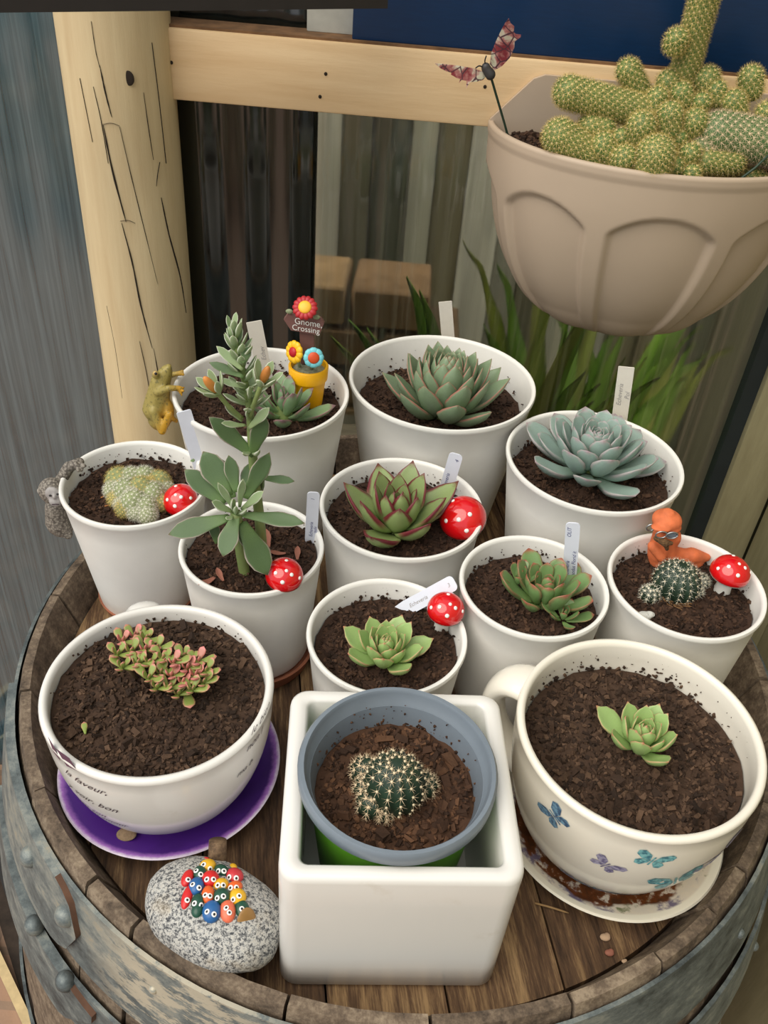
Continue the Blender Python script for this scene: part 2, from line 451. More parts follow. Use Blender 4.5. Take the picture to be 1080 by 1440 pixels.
# corrugated plastic sheeting between the timbers
def sheet(name, x0, x1, y, z0, z1, mat, amp=0.003, wl=0.03, seed=0):
    n = max(8, int((x1 - x0) / 0.0022)); V = []; Fa = []
    for i in range(n + 1):
        x = x0 + (x1 - x0) * i / n
        dy = amp * math.sin(2 * PI * x / wl + seed) + amp * 0.6 * math.sin(2 * PI * x / (wl * 2.37) + 1.7 * seed + 1)
        for k in range(9):
            z = lerp(z0, z1, k / 8)
            V.append((x, y + dy + 0.0006 * math.sin(z * 21 + x * 40), z))
    for i in range(n):
        for k in range(8):
            a = i * 9 + k; Fa.append((a, a + 9, a + 10, a + 1))
    o = mk(name, V, Fa, mat)
    return tag(o, kind='structure')
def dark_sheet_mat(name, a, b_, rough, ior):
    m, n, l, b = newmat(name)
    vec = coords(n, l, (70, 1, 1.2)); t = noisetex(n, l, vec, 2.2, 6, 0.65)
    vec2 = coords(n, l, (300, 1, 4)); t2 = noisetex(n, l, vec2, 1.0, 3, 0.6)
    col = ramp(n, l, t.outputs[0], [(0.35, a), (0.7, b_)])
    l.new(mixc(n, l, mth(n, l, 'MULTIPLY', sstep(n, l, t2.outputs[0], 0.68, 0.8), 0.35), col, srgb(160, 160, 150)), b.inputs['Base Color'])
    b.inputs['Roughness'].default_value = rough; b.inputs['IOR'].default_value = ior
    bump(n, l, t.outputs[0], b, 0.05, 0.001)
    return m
def clear_sheet_mat(name):
    m, n, l, b = newmat(name)
    n.remove(b)
    out = n['Material Output']
    vec = coords(n, l, (60, 1, 0.9)); t = noisetex(n, l, vec, 2.4, 6, 0.65)
    vec2 = coords(n, l, (260, 1, 3)); t2 = noisetex(n, l, vec2, 1.0, 3, 0.6)
    bp = n.new('ShaderNodeBump'); bp.inputs['Strength'].default_value = 0.15; bp.inputs['Distance'].default_value = 0.002
    l.new(t.outputs[0], bp.inputs['Height'])
    rf = n.new('ShaderNodeBsdfRefraction'); rf.inputs['IOR'].default_value = 1.03; rf.inputs['Roughness'].default_value = 0.34
    rf.inputs['Color'].default_value = rgba((0.90, 0.93, 0.86))
    df = n.new('ShaderNodeBsdfDiffuse'); df.inputs['Color'].default_value = rgba(srgb(150, 146, 122))
    gl = n.new('ShaderNodeBsdfGlossy'); gl.inputs['Roughness'].default_value = 0.07
    fr = n.new('ShaderNodeFresnel'); fr.inputs['IOR'].default_value = 2.1
    for s in (rf, df, gl): l.new(bp.outputs[0], s.inputs['Normal'])
    grime = mth(n, l, 'ADD', mth(n, l, 'MULTIPLY', sstep(n, l, t.outputs[0], 0.42, 0.75), 0.22), mth(n, l, 'MULTIPLY', sstep(n, l, t2.outputs[0], 0.6, 0.8), 0.22))
    m1 = n.new('ShaderNodeMixShader'); l.new(grime, m1.inputs[0]); l.new(rf.outputs[0], m1.inputs[1]); l.new(df.outputs[0], m1.inputs[2])
    m2 = n.new('ShaderNodeMixShader'); l.new(fr.outputs[0], m2.inputs[0]); l.new(m1.outputs[0], m2.inputs[1]); l.new(gl.outputs[0], m2.inputs[2])
    l.new(m2.outputs[0], out.inputs[0])
    return m
SHY = 0.955
sheet('window_1', -2.2, -0.262, SHY, GZ, 1.1, dark_sheet_mat('sky_tinted_teal_sheet', srgb(46, 68, 76), srgb(94, 116, 124), 0.08, 2.4), 0.0004, 0.06, 1)  # bluish streaked base colour paints the sky's reflection into the teal sheet
sheet('window_2', -0.262, -0.1065, SHY, -0.10, 1.1, dark_sheet_mat('smoky_sheet', srgb(14, 16, 14), srgb(34, 38, 35), 0.1, 1.9), 0.0016, 0.05, 2)
sheet('window_3', -0.1065, 0.415, SHY + 0.006, -0.55, 1.1, clear_sheet_mat('clear_corrugated_sheet'), 0.0012, 0.034, 3)
# boards behind and below the sheets
fence = tag(box('wall_back', (-2.2, 1.80, GZ), (2.6, 1.83, 1.4), plain('fence_backing', srgb(60, 58, 50), 0.9)), kind='structure')
FM = [plain('fence_board_%d' % k, c, 0.85, var=0.3, scale=5, stretch=(8, 8, 0.6)) for k, c in enumerate((srgb(172, 168, 146), srgb(120, 112, 84), srgb(196, 190, 170), srgb(92, 88, 66), srgb(150, 146, 128), srgb(66, 70, 54)))]
fx = -0.75; kk = 0
while fx < 1.35:
    wd = 0.045 + 0.05 * ((kk * 37) % 11) / 11
    mi = (0, 1, 2, 4, 3, 0, 4, 1, 2, 3, 5)[kk % 11] if fx < 0.5 else (5, 3, 5, 1)[kk % 4]
    box('fence_board', (fx, 1.775 - 0.01 * (kk % 2), GZ + 0.001), (fx + wd - 0.004, 1.799, 1.3), FM[mi], fence); fx += wd; kk += 1
bs = thing('steps_reflection_bricks', 'tan bricks added behind the clear sheeting to imitate mirrored steps, next to the smoky sheet', 'bricks', (-0.06, 1.28, GZ))  # added bricks stand in for the reflection of steps in the sheet
BM_ = [plain('tan_brick_%d' % k, c, 0.9, var=0.25, scale=30) for k, c in enumerate((srgb(186, 148, 104), srgb(160, 124, 88), srgb(140, 112, 84)))]
for row in range(13):
    for col in range(2):
        x0 = -0.20 + col * 0.125 + (row % 2) * 0.05; z0 = GZ + 0.001 + row * 0.068
        box('brick', (x0, 1.22, z0), (x0 + 0.118, 1.34, z0 + 0.060), BM_[(row * 2 + col) % 3], bs, bevel=0.004, seg=1)
tag(box('trim_1', (-0.262, 0.935, -0.18), (0.10, 0.985, -0.063), plain('dark_sill_timber', srgb(96, 88, 68), 0.7, var=0.3, scale=12, stretch=(1, 8, 8)), bevel=0.003), kind='structure')
tag(box('wall_lower', (-0.262, 0.935, GZ), (0.10, 0.948, -0.18), plain('dark_lower_board', srgb(58, 48, 40), 0.85, var=0.3)), kind='structure')
tag(box('wall_rear', (-0.262, 1.02, -0.1), (-0.109, 1.03, 1.1), plain('charcoal_board', srgb(30, 32, 30), 0.8, var=0.2)), kind='structure')
# beam
zb0, zb1 = 0.327, 0.389
beam = tag(box('trim_2', (-0.262, WY, zb0), (0.95, WY + 0.04, zb1), MT['beam_paint'], bevel=0.0025), kind='structure')
MT['beam_edge'] = plain('bare_brown_edge', srgb(120, 88, 58), 0.9, var=0.4, scale=60, bmp=0.5)
tag(box('trim_3', (-0.262, WY + 0.004, zb1), (0.95, WY + 0.039, zb1 + 0.0022), MT['beam_edge']), kind='structure')
for (u, v) in ((458, 104), (241, 88), (450, 136), (682, 122)):
    p = ony(u, v, WY - 0.0002)
    ellipsoid('nail_hole', p, (0.0017, 0.0006, 0.0017), MT['crevice'], beam, seg=10, ring=6)
# navy board standing on the beam, a white batten beside it
p = ony(496, 40, WY + 0.012)
tag(box('wall_upper', (p.x, WY + 0.008, zb1 + 0.0022), (1.2, WY + 0.026, 1.0), MT['blue_board'], bevel=0.001), kind='structure')
p0 = ony(432, 40, WY + 0.03)
tag(box('trim_4', (p0.x, WY + 0.026, zb1 + 0.0022), (p.x + 0.02, WY + 0.038, 1.0), plain('white_batten', srgb(196, 196, 186), 0.6), bevel=0.001), kind='structure')
# round painted pole
PC = Vector((-0.287, WY + 0.005, 0)); PR = 0.0525
def pole():
    prof = []
    V = []; Fa = []; n = 56; m = 30
    for k in range(m):
        z = lerp(GZ, 1.15, k / (m - 1))
        for i in range(n):
            a = 2 * PI * i / n
            r = PR * (1 + 0.012 * noise.noise(Vector((math.cos(a) * 2, math.sin(a) * 2, z * 3)))) * (1 - 0.02 * z)
            V.append((PC.x + r * math.cos(a), PC.y + r * math.sin(a), z))
    for k in range(m - 1):
        for i in range(n):
            j = (i + 1) % n
            Fa.append((k * n + i, k * n + j, (k + 1) * n + j, (k + 1) * n + i))
    return tag(mk('post', V, Fa, MT['post_paint']), kind='structure')
post = pole()
def on_pole(u, v, R):
    d = ray(u, v); a = d.x ** 2 + d.y ** 2; b = -2 * (d.x * PC.x + d.y * PC.y); c = PC.x ** 2 + PC.y ** 2 - R * R
    q = b * b - 4 * a * c
    if q < 0: q = 0
    return CAMP + d * ((-b - math.sqrt(q)) / (2 * a))
def crack(pts, wpx):
    V = []; Fa = []
    P = catmull([on_pole(u, v, PR * 1.004) for u, v in pts], 5); m = len(P)
    for i, q in enumerate(P):
        t = i / (m - 1); hw = wpx * 0.00020 * (0.25 + math.sin(PI * min(1, max(0, t))) ** 0.6) * (0.7 + 0.6 * random.random())
        nrm = Vector((q.x - PC.x, q.y - PC.y, 0)).normalized(); s = nrm.cross(Vector((0, 0, 1)))
        V += [tuple(q + s * hw), tuple(q + nrm * 0.0003), tuple(q - s * hw), tuple(q - nrm * 0.003)]
    for i in range(m - 1):
        for k in range(4):
            l = (k + 1) % 4; Fa.append((4 * i + k, 4 * i + l, 4 * i + 4 + l, 4 * i + 4 + k))
    mk('crack', V, Fa, MT['crevice'], post)
for pts, wd in (([(140, 92), (148, 130), (157, 165)], 3), ([(145, 176), (158, 240), (177, 312)], 3.4), ([(168, 178), (185, 250), (206, 335), (222, 400)], 1.6),
                ([(171, 314), (186, 370), (198, 430), (214, 490)], 3), ([(202, 130), (209, 180), (216, 225)], 1.3), ([(227, 278), (238, 330), (254, 390), (262, 440)], 3),
                ([(131, 122), (142, 170), (152, 230)], 1.3), ([(144, 175), (156, 173), (168, 177)], 1.5), ([(169, 311), (180, 310), (190, 314)], 1.5),
                ([(216, 490), (226, 545), (236, 605)], 2.2), ([(196, 480), (205, 520), (212, 560)], 1.6), ([(225, 228), (222, 245), (220, 262)], 1.2), ([(128, 30), (134, 70), (140, 95)], 0.9),
                ([(214, 60), (224, 140), (234, 230)], 0.8), ([(150, 430), (162, 490), (172, 560)], 1.0), ([(112, 110), (122, 160), (130, 200)], 0.7)):
    crack(pts, wd)
q = on_pole(181, 110, PR * 1.0)
ellipsoid('knot_hole', q, (0.0050, 0.0007, 0.0064), MT['crevice'], post)
# greenish painted planks at the right, shaded gap filled in dark beside the sheet
px0 = ony(1041, 620, 0.955).x
tag(box('wall_right', (px0 + 0.0705, -1.2, GZ), (px0 + 0.10, 0.975, 1.1), plain('plank_backing', srgb(70, 66, 52), 0.9)), kind='structure')
plk = bpy.data.objects['wall_right']
box('plank', (px0, 0.948, GZ + 0.001), (px0 + 0.0605, 0.975, 1.1), MT['plank_paint'], plk, bevel=0.002)
yy = 0.945
while yy > -1.1:
    box('plank', (px0 + 0.061, yy - 0.1185, GZ + 0.001), (px0 + 0.0702, yy, 1.1), MT['plank_paint'], plk, bevel=0.002); yy -= 0.12
tag(box('trim_5', (px0 - 0.018, 0.958, GZ), (px0, 0.975, 1.1), plain('gap_shade_strip', srgb(38, 46, 48), 0.5)), kind='structure')  # dark colour paints the shade of the gap between sheet and plank
# dark rail crossing the top left corner
a = onz(-60, 18.5, 0.43); b = onz(545, 12, 0.43)
d = (b - a).normalized(); s = Vector((-d.y, d.x, 0))
bm = bmesh.new()
V = []
for q in (a - d * 0.3, b):
    for (k, z) in ((0, 0.43), (0.03, 0.43), (0.03, 0.475), (0, 0.475)):
        V.append(q + s * k + Vector((0, 0, z - 0.43)))
tag(mk('trim_6', V, [(0, 1, 2, 3), (7, 6, 5, 4), (0, 4, 5, 1), (1, 5, 6, 2), (2, 6, 7, 3), (3, 7, 4, 0)], plain('dark_brown_rail', srgb(38, 32, 30), 0.6), smooth=False), kind='structure')
# edging strips on the ground at lower left
def ground_strip(name, pa, pb, pc, pd, h, mat):
    P = [onz(*q, GZ) for q in (pa, pb, pc, pd)]
    dirv = (P[1] - P[0]).normalized()
    A, B, Cc, D = P[0] - dirv * 0.7, P[1] + dirv * 0.25, P[2] + dirv * 0.25, P[3] - dirv * 0.7
    V = [(q.x, q.y, GZ + 0.001) for q in (A, B, Cc, D)] + [(q.x, q.y, GZ + h) for q in (A, B, Cc, D)]
    return tag(mk(name, V, [(3, 2, 1, 0), (4, 5, 6, 7), (0, 1, 5, 4), (1, 2, 6, 5), (2, 3, 7, 6), (3, 0, 4, 7)], mat, smooth=False), kind='structure')
ground_strip('trim_7', (0, 1338), (48, 1440), (32, 1440), (0, 1376), 0.02, plain('cream_edging', srgb(200, 176, 130), 0.6, var=0.2))
ground_strip('trim_8', (0, 1143), (30, 1232), (24, 1232), (0, 1156), 0.03, plain('cream_edging_inner', srgb(168, 160, 120), 0.6, var=0.2))
ground_strip('floor_bed', (0, 1158), (60, 1345), (44, 1430), (0, 1332), 0.006, MT['earth'])
ground_strip('trim_9', (0, 1205), (40, 1325), (36, 1340), (0, 1235), 0.035, MT['black'])

# strap-leaved plants behind the clear sheet
MT['strap'] = plain('strap_leaf_green', srgb(150, 194, 74), 0.45, var=0.35, scale=8, stretch=(8, 8, 1))
MT['strap2'] = plain('strap_leaf_yellow', srgb(176, 186, 84), 0.45, var=0.3, scale=8, stretch=(8, 8, 1))
def strap_plant(cx, cy, n, hmin, hmax, label):
    t = thing('strap_leaf_plant', label, 'plant', (cx, cy, GZ), 'strap-leaved plants behind the sheeting')
    for k in range(n):
        az = random.uniform(0, 2 * PI); L = random.uniform(hmin, hmax); lean = random.uniform(0.04, 0.2); wd = random.uniform(0.016, 0.027)
        dr = Vector((math.cos(az), math.sin(az) * 0.35, 0)); sd = Vector((1, random.uniform(-0.4, 0.4), 0)).normalized()
        V = []; Fa = []; m = 12
        for i in range(m + 1):
            s = i / m
            q = Vector((cx, cy, GZ)) + dr * (0.03 + lean * L * s * s) + Vector((0, 0, L * (s - 0.18 * s ** 4)))
            ww = wd * (1 - s ** 3) + 0.0006
            V += [tuple(q - sd * ww), tuple(q + Vector((0, 0.004, 0))), tuple(q + sd * ww), tuple(q + Vector((0, 0.006, 0)))]
        for i in range(m):
            for j in range(4):
                jj = (j + 1) % 4; Fa.append((4 * i + j, 4 * i + jj, 4 * i + 4 + jj, 4 * i + 4 + j))
        mk('leaf', V, Fa, MT['strap'] if k % 3 else MT['strap2'], t)
strap_plant(0.14, 1.065, 20, 0.95, 1.22, 'green strap-leaved plant behind the sheeting below the wall planter')
strap_plant(0.28, 1.265, 22, 0.9, 1.16, 'green strap-leaved plant behind the sheeting beside the plank wall')
strap_plant(0.44, 1.46, 16, 0.7, 1.0, 'farther strap-leaved plant behind the sheeting next to the plank wall edge')
# garden behind the viewer, seen mirrored in the sheets
def shrub(cx, cy, h, r, n, mat, label):
    t = thing('garden_shrub', label, 'shrub', (cx, cy, GZ), 'shrubs across the paving')
    V = []; Fa = []
    for k in range(n):
        u = Vector((random.gauss(0, 1), random.gauss(0, 1), random.gauss(0, 1))).normalized() * (random.random() ** 0.4)
        c = Vector((cx + u.x * r, cy + u.y * r * 0.7, GZ + h * 0.55 + u.z * h * 0.5))
        R = Euler((random.uniform(0, 6), random.uniform(0, 6), random.uniform(0, 6))).to_matrix()
        s = random.uniform(0.04, 0.08); i0 = len(V)
        for q in ((0, -s, 0), (s * 0.4, 0, s * 0.1), (0, s, 0), (-s * 0.4, 0, s * 0.1)): V.append(tuple(c + R @ Vector(q)))
        Fa.append((i0, i0 + 1, i0 + 2, i0 + 3))
    mk('foliage', V, Fa, mat, t)
    tube('trunk', [(cx, cy, GZ), (cx + 0.02, cy, GZ + h * 0.6)], [0.03, 0.012], MT['stem_brown'], t)
MT['shrub_pale'] = plain('pale_pinkish_foliage', srgb(196, 176, 142), 0.5, var=0.3, scale=3)
MT['shrub_green'] = plain('dark_foliage', srgb(70, 92, 60), 0.5, var=0.4, scale=3)
shrub(-1.40, -1.85, 0.52, 0.62, 520, MT['shrub_pale'], 'low pale leafy shrub mirrored in the dark sheet beside the pole')
shrub(-1.9, -3.0, 0.9, 0.8, 700, MT['shrub_green'], 'dark green shrub mirrored in the sheeting, behind the pale shrub')
shrub(0.75, -2.4, 0.9, 0.6, 700, MT['shrub_green'], 'broad dark green shrub mirrored in the clear sheeting')
t = thing('garden_urn', 'tan garden urn with dark foliage mirrored in the clear sheeting', 'urn', (-0.33, -1.5, GZ))
lathe('urn', [(0, 0), (0.10, 0), (0.12, 0.02), (0.16, 0.30), (0.185, 0.44), (0.20, 0.47), (0.19, 0.48), (0.165, 0.44), (0, 0.42)], (-0.33, -1.5, GZ), plain('tan_urn', srgb(204, 172, 118), 0.7, var=0.15, scale=6), t)
V = []; Fa = []
for k in range(160):
    u = Vector((random.gauss(0, 1), random.gauss(0, 1), abs(random.gauss(0, 1)))).normalized() * random.random() ** 0.4
    c = Vector((-0.33 + u.x * 0.2, -1.5 + u.y * 0.2, GZ + 0.46 + u.z * 0.14)); R = Euler((random.uniform(0, 6), random.uniform(0, 6), random.uniform(0, 6))).to_matrix(); i0 = len(V)
    for q in ((0, -0.06, 0), (0.02, 0, 0.01), (0, 0.06, 0), (-0.02, 0, 0.01)): V.append(tuple(c + R @ Vector(q)))
    Fa.append((i0, i0 + 1, i0 + 2, i0 + 3))
mk('foliage', V, Fa, MT['shrub_green'], t)

# ================================================================== barrel
BC = Vector((0.0252, 0.503, 0))
barrel = thing('wine_barrel', 'weathered upright oak wine barrel with galvanised hoops carrying all the pots', 'barrel', (BC.x, BC.y, GZ))
ZT = 0.035
def brad(z):
    return 0.295 + 0.056 * max(0.0, 1 - ((z + 0.415) / 0.45) ** 2)
bounds = [-38, -45.8, -56.2, -68.6, -85, -101, -121.2, -129.3, -145.2, -163.1, -183.1, -197, -212, -225, -240, -253, -268, -282, -296, -310, -322, -335, -350, -362, -374, -386, -398]
for k in range(len(bounds) - 1):
    a1, a0 = math.radians(bounds[k]), math.radians(bounds[k + 1])
    gap = math.radians(0.22); a0 += gap; a1 -= gap
    j = random.uniform(-0.0012, 0.0012); topz = ZT + random.uniform(-0.002, 0.001)
    prof = [(0.272, -0.02), (0.2755, -0.002), (0.2775, 0.004), (0.2862, topz - 0.006), (0.2878, topz - 0.001), (0.2945, topz - 0.001), (brad(0.03), topz - 0.005)]
    zs = [0.0, -0.04, -0.09, -0.16, -0.25, -0.36, -0.5, -0.62, -0.74, GZ + 0.002]
    prof += [(brad(z), z) for z in zs] + [(brad(GZ) - 0.025, GZ + 0.002), (brad(-0.5) - 0.03, -0.5), (brad(-0.2) - 0.03, -0.2), (0.268, -0.03)]
    V = []; Fa = []; m = len(prof); ns = 4
    for i in range(ns + 1):
        a = lerp(a0, a1, i / ns)
        for (r, z) in prof:
            rr = r + j
            V.append((BC.x + rr * math.cos(a), BC.y + rr * math.sin(a), z))
    for i in range(ns):
        for q in range(m):
            Fa.append((i * m + q, (i + 1) * m + q, (i + 1) * m + (q + 1) % m, i * m + (q + 1) % m))
    Fa.append(tuple(range(m))); Fa.append(tuple(reversed(range(ns * m, ns * m + m))))
    o = mk('stave', V, Fa, MT['stave_wood'], barrel)
    bm = bmesh.new(); bm.from_mesh(o.data); bmesh.ops.recalc_face_normals(bm, faces=bm.faces); bm.to_mesh(o.data); bm.free()
    o.data.shade_smooth(); flat_by_angle(o, 30)
# head boards run front to back
hr = 0.2745
edges = [-0.2745, -0.235, -0.16, -0.085, -0.012, 0.062, 0.135, 0.205, 0.2745]
# boards lie at a slight angle
hm = Matrix.Rotation(math.radians(11), 3, 'Z')
for k in range(len(edges) - 1):
    x0, x1 = edges[k] + 0.0007, edges[k + 1] - 0.0007
    top = []; n = 10
    for i in range(n + 1):
        x = lerp(x0, x1, i / n); top.append((x, math.sqrt(max(0, hr * hr - x * x))))
    for i in range(n + 1):
        x = lerp(x1, x0, i / n); top.append((x, -math.sqrt(max(0, hr * hr - x * x))))
    zt = random.uniform(-0.0012, 0.0)
    P = [Vector((x, y, 0)) for x, y in top]
    V = [(BC.x + p.x, BC.y + p.y, zt) for p in P] + [(BC.x + p.x, BC.y + p.y, -0.02) for p in P]
    m = len(top)
    Fa = [tuple(reversed(range(m))), tuple(range(m, 2 * m))] + [(i, (i + 1) % m, m + (i + 1) % m, m + i) for i in range(m)]
    o = mk('head_board', V, Fa, MT['head_wood'], barrel, smooth=False); o.rotation_euler.z = math.radians(11)
# hoops
def hoop(z1, z0, off, th=0.0026):
    prof = []
    for k in range(5):
        z = lerp(z1, z0, k / 4); prof.append((brad(z) + off + th, z))
    for k in range(5):
        z = lerp(z0, z1, k / 4); prof.append((brad(z) + off, z))
    return lathe('hoop', prof, (BC.x, BC.y, 0), MT['hoop'], barrel, n=120, closed=True)
h1 = hoop(0.0265, -0.034, 0.0018)
h2 = hoop(-0.052, -0.098, 0.0035)
h3 = hoop(-0.27, -0.31, 0.001); h4 = hoop(-0.78, -0.84, 0.001)
def lap_plate(par, a0, a1, z1, z0, off, pointed, endround=True):
    """overlapping hoop end lying on the hoop; the end at a1 is rounded or pointed"""
    V = []; Fa = []; n = 22; m = 6
    hgt = z1 - z0
    for layer in (0, 1):
        for i in range(n + 1):
            t = i / n; a = math.radians(lerp(a0, a1, t))
            e = min(1.0, max(0.0, (t - 0.84) / 0.16))
            sh = (1 - e ** 2) ** 0.5 if not pointed else 1 - e * 0.85
            for k in range(m + 1):
                s = k / m
                if pointed: z = z1 - hgt * (1 - sh) * 0.15 - hgt * s * max(sh, 0.05) ; 
                else: z = (z1 + z0) / 2 + hgt * (0.5 - s) * max(sh, 0.03)
                r = brad(z) + off + 0.0040 * layer
                V.append((BC.x + r * math.cos(a), BC.y + r * math.sin(a), z))
    L = (n + 1) * (m + 1)
    for i in range(n):
        for k in range(m):
            a = i * (m + 1) + k
            Fa.append((a, a + 1, a + m + 2, a + m + 1)); b = a + L; Fa.append((b, b + m + 1, b + m + 2, b + 1))
    rim = [k for k in range(m + 1)] + [i * (m + 1) + m for i in range(1, n + 1)] + [n * (m + 1) + k for k in range(m - 1, -1, -1)] + [i * (m + 1) for i in range(n - 1, 0, -1)]
    nf = len(Fa)
    for p, q in zip(rim, rim[1:] + rim[:1]): Fa.append((p, p + L, q + L, q))
    o = mk('hoop_lap', V, Fa, MT['hoop'], par); o.data.materials.append(MT['rust'])
    for f in list(o.data.polygons)[nf + m + n - 3:nf + m + n + m + 3]: f.material_index = 1
    bm = bmesh.new(); bm.from_mesh(o.data); bmesh.ops.recalc_face_normals(bm, faces=bm.faces); bm.to_mesh(o.data); bm.free()
    o.data.shade_smooth(); flat_by_angle(o, 40)
lap_plate(h1, -166, -128.5, 0.026, -0.033, 0.0042, False)
lap_plate(h2, -160, -124.5, -0.0525, -0.0975, 0.0058, True)
def rivet(par, a, z, r, off):
    a = math.radians(a); R = brad(z) + off
    nrm = Vector((math.cos(a), math.sin(a), 0.15)).normalized()
    c = Vector((BC.x + R * math.cos(a), BC.y + R * math.sin(a), z))
    ellipsoid('rivet', c, (r, r, r * 0.9), MT['hoop'], par, rot=basis(nrm.cross(Vector((0, 0, 1))), nrm), seg=14, ring=8)
def riv_px(par, u, v, off, r, zg):
    # where the pixel ray meets the bulging barrel side
    best = None
    for k in range(400):
        z = 0.03 - 0.2 * k / 400
        d = ray(u, v); p = CAMP + d * ((z - CAMZ) / d.z)
        e = abs((Vector((p.x, p.y, 0)) - BC).length - brad(z) - off)
        if best is None or e < best[0]: best = (e, z, math.degrees(math.atan2(p.y - BC.y, p.x - BC.x)))
    rivet(par, best[2], best[1], r, off)
riv_px(h1, 93, 1287, 0.0070, 0.0078, 0); riv_px(h1, 43, 1204, 0.0070, 0.0078, 0)
riv_px(h2, 48, 1301, 0.0088, 0.0072, 0); riv_px(h2, 92, 1380, 0.0088, 0.0072, 0)
riv_px(h1, 216, 1391, 0.0036, 0.003, 0); riv_px(h1, 1040, 1312, 0.0036, 0.004, 0); riv_px(h2, 1060, 1330, 0.0052, 0.004, 0)

# ================================================================== pots
# name: rim radius, rim centre x, y, rim height, base/rim ratio, soil depth
k = {'A': (0.085, 0.50, 8.32, 0.160, 0.71, 0.030), 'B': (0.066, 0.21, 8.50, 0.126, 0.82, 0.018), 'C': (0.075, -1.51, 8.70, 0.166, 0.72, 0.020),
     'D': (0.074, 2.31, 8.33, 0.150, 0.73, 0.024), 'E': (0.0555, 2.07, 8.74, 0.123, 0.82, 0.018), 'F': (0.0585, 3.92, 8.50, 0.126, 0.82, 0.017),
     'G': (0.057, 0.17, 7.66, 0.108, 0.82, 0.017), 'H': (0.058, -3.46, 9.64, 0.128, 0.70, 0.015), 'I': (0.055, -1.78, 9.22, 0.117, 0.80, 0.011)}
POT = {}
POTLAB = {'A': 'large white tapered plastic pot holding the big dense pointed rosette', 'B': 'white plastic pot holding the maroon-edged green rosette',
          'C': 'white plastic pot with the frog on its rim and the gnome sign', 'D': 'white plastic pot holding the blue-grey rosette',
          'E': 'white plastic pot holding the rosy green rosette with an offset', 'F': 'white plastic pot holding the orange bird figurine and a dark cactus',
          'G': 'white plastic pot holding the small pale green rosette behind the square planter', 'H': 'white plastic pot with the monkey on its rim and a fuzzy cactus',
          'I': 'white plastic pot holding the tall flowering succulent'}
SAU = {'I': 0.008, 'H': 0.006}
for key, (r, ax, ay, rz, tp, sd) in k.items():
    cx, cy = ax * r, ay * r
    zb = SAU.get(key, 0.0) + 0.0004
    h = rz - zb; rb = r * tp
    prof = [(0.0, 0.0), (rb - 0.005, 0.0), (rb - 0.0015, 0.001), (rb, 0.004)]
    for q in range(1, 7): prof.append((lerp(rb, r - 0.0016, q / 6), lerp(0.004, h - 0.006, q / 6)))
    prof += [(r - 0.0004, h - 0.0045), (r, h - 0.0022), (r - 0.0006, h - 0.0004), (r - 0.0018, h), (r - 0.0034, h - 0.0008), (r - 0.0042, h - 0.003)]
    for q in range(5, -1, -1): prof.append((lerp(rb, r - 0.0016, q / 6) - 0.0030, lerp(0.006, h - 0.006, q / 6)))
    prof += [(0.0, 0.006)]
    o = lathe('plant_pot', prof, (cx, cy, zb), MT['white_plastic'], n=72)
    tag(o, POTLAB[key], 'pot', 'white plastic pots on the barrel')
    sz = rz - sd
    f = (sz - zb) / h
    POT[key] = dict(c=Vector((cx, cy, rz)), r=r, sz=sz, sr=lerp(rb, r - 0.0016, f) - 0.0034, zb=zb)
for key, rr in (('I', 0.0500), ('H', 0.0425)):
    c = POT[key]['c']; hh = SAU[key]
    o = lathe('pot_saucer', [(0, 0), (rr - 0.004, 0), (rr, hh + 0.005), (rr - 0.0025, hh + 0.005), (rr - 0.006, hh), (0, hh)], (c.x, c.y, 0.0003), MT['terracotta'], n=56)
    tag(o, {'I': 'terracotta saucer under the tall succulent\'s white pot', 'H': 'terracotta saucer under the monkey\'s white pot'}[key], 'saucer', 'terracotta saucers')

